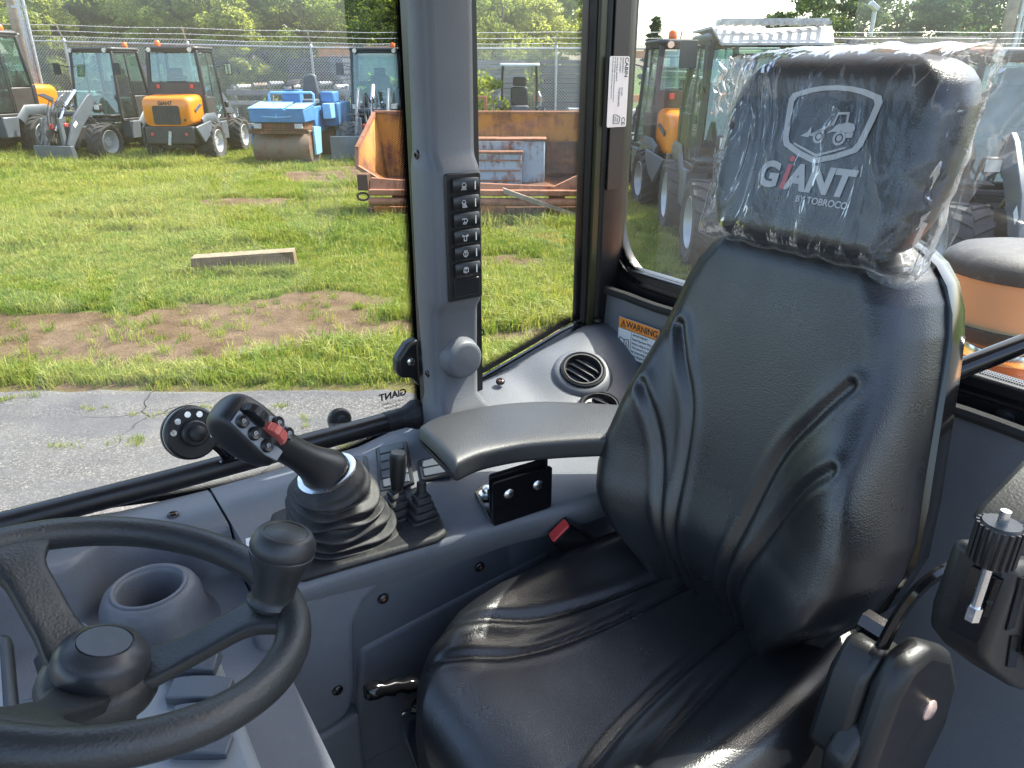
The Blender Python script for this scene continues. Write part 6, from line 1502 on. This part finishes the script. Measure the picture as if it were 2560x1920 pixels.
bm = B(); prism(bm, [(.478, .175, -.270), (.490, .175, -.262), (.56, .175, -.236), (.66, .175, -.245), (.66, .175, -.33), (.55, .175, -.295), (.515, .175, -.288)], (0, -.030, 0)); cobj('arm_bracket', bm, 'blackplastic', fa_, bevel=.005)
bm = B(); prism(bm, [(.4615, .140, -.290), (.4615, .158, -.290), (.4545, .158, -.336), (.4545, .140, -.336)], (-.0035, 0, 0)); cobj('slot', bm, 'glossblack', hh_)
kc = V(.450, .146, -.262); ka = V(.05, .0, 1).normalized(); kx, ky = frame_of(ka)
bm = B(); lathe(bm, [(.0105, -.014), (.0120, -.012), (.0120, .012), (.0105, .014)], kc, ka, 24)
for k in range(18):
    a = 2 * math.pi * k / 18; p = kc + (kx * math.cos(a) + ky * math.sin(a)) * .0122; cyl(bm, p - ka * .0125, p + ka * .0125, .0013, n=6)
cobj('adjuster_knob', bm, 'blackplastic', fa_, smooth=40)
bm = B(); cyl(bm, kc - ka * .052, kc + ka * .022, .0030, n=12); cyl(bm, kc - ka * .056, kc - ka * .046, .0046, n=6); cobj('adjuster_screw', bm, 'chrome', fa_)
# strap and steel tube behind the backrest
bl = cthing('belt_guide_tube', 'short black steel tube with a strap pouch behind the backrest', 'tube', (.86, .34, -.46))
bm = B(); tube(bm, [(.80, .375, -.325), (.845, .350, -.303), (.90, .322, -.280)], .0115, 16); tu = cobj('tube', bm, 'glossblack', bl)
bm = B(); cyl(bm, (.8995, .3222, -.2802), (.9012, .3214, -.2796), .0085, n=14); cobj('tube_end', bm, 'chrome', tu)
bm = B(); prism(bm, [(.79, .385, -.315), (.845, .355, -.315), (.835, .350, -.40), (.80, .372, -.47), (.785, .38, -.46)], (.012, .010, 0)); cobj('strap_pouch', bm, 'blackleather', bl, bevel=.004)

# ---- headrest with printed shield and lettering
hr = cthing('headrest', 'black headrest with a printed loader shield and lettering', 'headrest', (.75, SV, -.17))
HHW = [(-.185, .0), (-.183, .062), (-.176, .095), (-.165, .112), (-.14, .123), (-.10, .129), (-.06, .131), (-.03, .129), (-.012, .122), (.000, .110), (.008, .092), (.013, .064), (.015, .0)]
def hplane(z): return .768 + .25 * z
def head_pt(a, b, sgn):
    z = -.185 + .200 * (.5 - .5 * math.cos(math.pi * b)); hw = lerp_tab(HHW, z); s = math.sin((a - .5) * math.pi); x = s * hw
    e = min(hw - abs(x), z + .185, .015 - z); k = min(max(e / .030, 0), 1)
    return (hplane(z) - sgn * (.038 if sgn > 0 else .045) * math.sqrt(max(0, 1 - (1 - k) ** 2.2)), SV - .011 + x, z)
bm = B(); grid(bm, lambda a, b: head_pt(a, b, 1), 70, 60); grid(bm, lambda a, b: head_pt(a, b, -1), 70, 60); bmesh.ops.remove_doubles(bm, verts=bm.verts, dist=1e-5)
hp2 = cobj('pad', bm, 'blackleather', hr, smooth=180)
for s in (1, -1):
    bm = B(); cyl(bm, (.735, SV - .011 + s * .05, -.23), (.748, SV - .011 + s * .05, -.14), .006, n=12); cobj('headrest_post', bm, 'chrome', hr)
lx, ly = V(0, -1, 0), V(.25, 0, 1).normalized(); lo = V(hplane(-.094) - .0388, SV - .022, -.094)
LS = 1.08
def lp(a, b, d=0): return lo + lx * a * LS + ly * b * LS + lx.cross(ly) * d
def print2d(name, mat, polys, d=.0006, th=.0003):
    bm = B()
    for p in polys: prism(bm, [lp(a, b, d) for a, b in p], lx.cross(ly) * th)
    return cobj(name, bm, mat, hp2, smooth=0)
def shield(s, k=0):
    pts = [(-.046, .066), (-.030, .071), (-.015, .0735), (0, .0742), (.015, .0735), (.030, .071), (.046, .066), (.049, .061), (.047, .045), (.0425, .022), (.039, .0165), (.020, .0085), (.002, .0035), (-.001, .0030), (-.004, .0035), (-.021, .0085), (-.0395, .0165), (-.043, .022), (-.047, .045), (-.049, .061)]
    cx, cy = 0, .042
    return [(cx + (a - cx) * s, cy + (b - cy) * s) for a, b in pts]
so, si = shield(1.0), shield(.865)
print2d('shield_outline', 'silverprint', [[so[i], so[(i + 1) % len(so)], si[(i + 1) % len(so)], si[i]] for i in range(len(so))])
print2d('shield_chevron', 'silverprint', [[(-.029, .0205), (-.001, .0115), (.027, .0205), (.027, .0190), (-.001, .0090), (-.029, .0185)]])
circ = lambda cx, cy, r, n=18: [(cx + r * math.cos(2 * math.pi * i / n), cy + r * math.sin(2 * math.pi * i / n)) for i in range(n)]
def annulus(cx, cy, r0, r1, n=20):
    a, b = circ(cx, cy, r0, n), circ(cx, cy, r1, n); return [[a[i], a[(i + 1) % n], b[(i + 1) % n], b[i]] for i in range(n)]
print2d('loader_emblem', 'silverprint', annulus(-.004, .0275, .0062, .0040) + annulus(.0175, .0275, .0066, .0042) + [circ(-.004, .0275, .0026), circ(.0175, .0275, .0028),
    [(-.024, .0270), (-.0150, .0262), (-.0135, .0300), (-.0150, .0360), (-.0175, .0310)], [(-.014, .0290), (-.0095, .0315), (.0070, .0420), (.0085, .0400), (-.0080, .0290), (-.0130, .0270)],
    [(.0030, .0310), (.0090, .0330), (.0290, .0330), (.0300, .0380), (.0280, .0410), (.0210, .0420), (.0110, .0390), (.0080, .0350)],
    [(.0060, .0385), (.0085, .0505), (.0205, .0510), (.0215, .0420), (.0195, .0420), (.0185, .0488), (.0098, .0482), (.0080, .0380)], [(.0230, .0280), (.0300, .0290), (.0300, .0330), (.0230, .0325)]])
ctext('lettering', 'G', 'silverprint', 0.0356, basis(lp(-.0475, -.0130, .0006), lx, ly), hp2, ext=.0002, bold=.0016, sx=1.0)
ctext('lettering', 'ANT', 'silverprint', 0.0356, basis(lp(.0085, -.0130, .0006), lx, ly), hp2, ext=.0002, bold=.0016, sx=1.0, shear=.12, space=1.05)
print2d('lettering', 'red', [[(-.0315, -.0245), (-.0265, -.0245), (-.0235, -.0005), (-.0285, -.0005)], circ(-.0255, .0050, .0030, 12)])
ctext('lettering', 'BY TOBROCO', 'silverprint', 0.0095, basis(lp(.0185, -.0315, .0006), lx, ly), hp2, ext=.0002, bold=.0002)
ctext('lettering', 'R', 'silverprint', .0028, basis(lp(.0430, .0010, .0006), lx, ly), hp2, ext=.0002)
print2d('lettering', 'silverprint', annulus(.0430, .0010, .0024, .0020, 14))

# ---- clear plastic bag over the headrest
m = N('clear_plastic_film'); m.t.nodes.remove(m.b)
tr = m.n('ShaderNodeBsdfTransparent'); tr.inputs[0].default_value = (.95, .95, .95, 1)
gl = m.n('ShaderNodeBsdfGlossy'); gl.inputs['Roughness'].default_value = .10; tl = m.n('ShaderNodeBsdfTranslucent'); tl.inputs[0].default_value = (.85, .85, .85, 1)
df = m.n('ShaderNodeBsdfDiffuse'); df.inputs[0].default_value = (.8, .8, .8, 1)
co = m.coord(); mp = m.n('ShaderNodeMapping'); m.l(co, mp.inputs[0]); mp.inputs['Scale'].default_value = (1.0, 2.2, .8); mp.inputs['Rotation'].default_value = (.5, 0, 0)
nz1 = m.noise(9, 3, .5, co=mp.outputs[0], dist=1.0)
rid = m.math('SUBTRACT', 1.0, m.math('ABSOLUTE', m.math('MULTIPLY', m.math('SUBTRACT', nz1, .5), 5.0)))
bp_ = m.n('ShaderNodeBump'); bp_.inputs['Strength'].default_value = .35; bp_.inputs['Distance'].default_value = .006; m.l(rid, bp_.inputs['Height']); m.l(bp_.outputs[0], gl.inputs['Normal'])
lw = m.n('ShaderNodeLayerWeight'); lw.inputs['Blend'].default_value = .25; m.l(bp_.outputs[0], lw.inputs['Normal'])
m1 = m.n('ShaderNodeMixShader'); m.l(m.ramp(lw.outputs['Fresnel'], [(0.0, .025), (.35, .06), (1.0, .5)]), m1.inputs[0]); m.l(tr.outputs[0], m1.inputs[1]); m.l(gl.outputs[0], m1.inputs[2])
m0 = m.n('ShaderNodeMixShader'); m0.inputs[0].default_value = .5; m.l(tl.outputs[0], m0.inputs[1]); m.l(df.outputs[0], m0.inputs[2])
lw2 = m.n('ShaderNodeLayerWeight'); lw2.inputs['Blend'].default_value = .5
m2 = m.n('ShaderNodeMixShader'); m.l(m.math('ADD', m.ramp(lw2.outputs['Facing'], [(0.0, .026), (.6, .09), (1.0, .45)]), m.math('MULTIPLY', m.ramp(rid, [(.90, 0.0), (1.0, 1.0)]), .13)), m2.inputs[0]); m.l(m1.outputs[0], m2.inputs[1]); m.l(m0.outputs[0], m2.inputs[2]); m.l(m2.outputs[0], m.out.inputs[0])
M['film'] = m.m
from mathutils import noise as mnoise
bag = cthing('plastic_bag', 'crumpled clear plastic bag wrapped over the headrest', 'plastic bag', (.75, SV, -.18))
BO = [(-.190, .098), (-.182, .122), (-.16, .132), (-.10, .140), (-.04, .147), (-.012, .155), (.006, .148), (.016, .112), (.024, .02)]   # far side half width by z
BI = [(-.212, .088), (-.198, .130), (-.165, .148), (-.12, .152), (-.095, .158), (-.07, .185), (-.04, .245), (-.01, .310), (.012, .345), (.032, .36)]   # near side, with the loose flap
def bag_pt(a, b, sgn):
    s = math.sin((a - .5) * math.pi)
    if s >= 0: z = -.190 + (.026 + .190) * (.5 - .5 * math.cos(math.pi * b)); x = s * lerp_tab(BO, z)
    else: 
        z = -.190 + (.026 + .190) * (.5 - .5 * math.cos(math.pi * b)); zz = z + .010 * s * (1 if z < -.1 else -.6); x = s * lerp_tab(BI, zz); z = zz
    hw = lerp_tab(HHW, min(max(z, -.184), .0149)); e = min(.130 - abs(x), z + .188, .022 - z); k = min(max(e / .034, 0), 1)
    base = (.0415 if sgn > 0 else .049) * math.sqrt(max(0, 1 - (1 - k) ** 2.2))
    if x < -.134: base = (.010 + .012 * sgn * math.sin(x * 40 + z * 25)) * (1 - min((abs(x) - .134) / .16, 1)) if sgn > 0 else .002
    p = V(x * 17, z * 9, sgn * 3.1)
    wr = abs(mnoise.noise(V(p.x * 1.0 + p.y * .35, p.y * .45, p.z))) + .3 * abs(mnoise.noise(V(p.x * 2.3, p.y * 1.0, p.z + 5)))
    amp = .0085 if k > .05 or x < -.134 else .004
    return (hplane(z) - sgn * (base + amp * (.55 - wr) + .0035), SV - .011 + x + .006 * mnoise.noise(V(z * 45, sgn, 2)) * (1 - k), z + .005 * mnoise.noise(V(x * 40, 3, sgn)) * (1 - k))
bm = B(); grid(bm, lambda a, b: bag_pt(a, b, 1), 130, 100); cobj('front_film', bm, 'film', bag, smooth=180)
bm = B(); grid(bm, lambda a, b: bag_pt(a, b, -1), 80, 60); cobj('rear_film', bm, 'film', bag, smooth=180)
bm = B(); grid(bm, lambda a, b: (.742 + .004 * math.sin(a * 30), SV + .120 + .032 * a + .010 * mnoise.noise(V(a * 6, b * 6, 1)), -.045 + .058 * b + .006 * mnoise.noise(V(a * 7, b * 5, 4)) + a * (-.010 + .006 * b)), 20, 20); cobj('loose_corner', bm, 'film', bag, smooth=180)
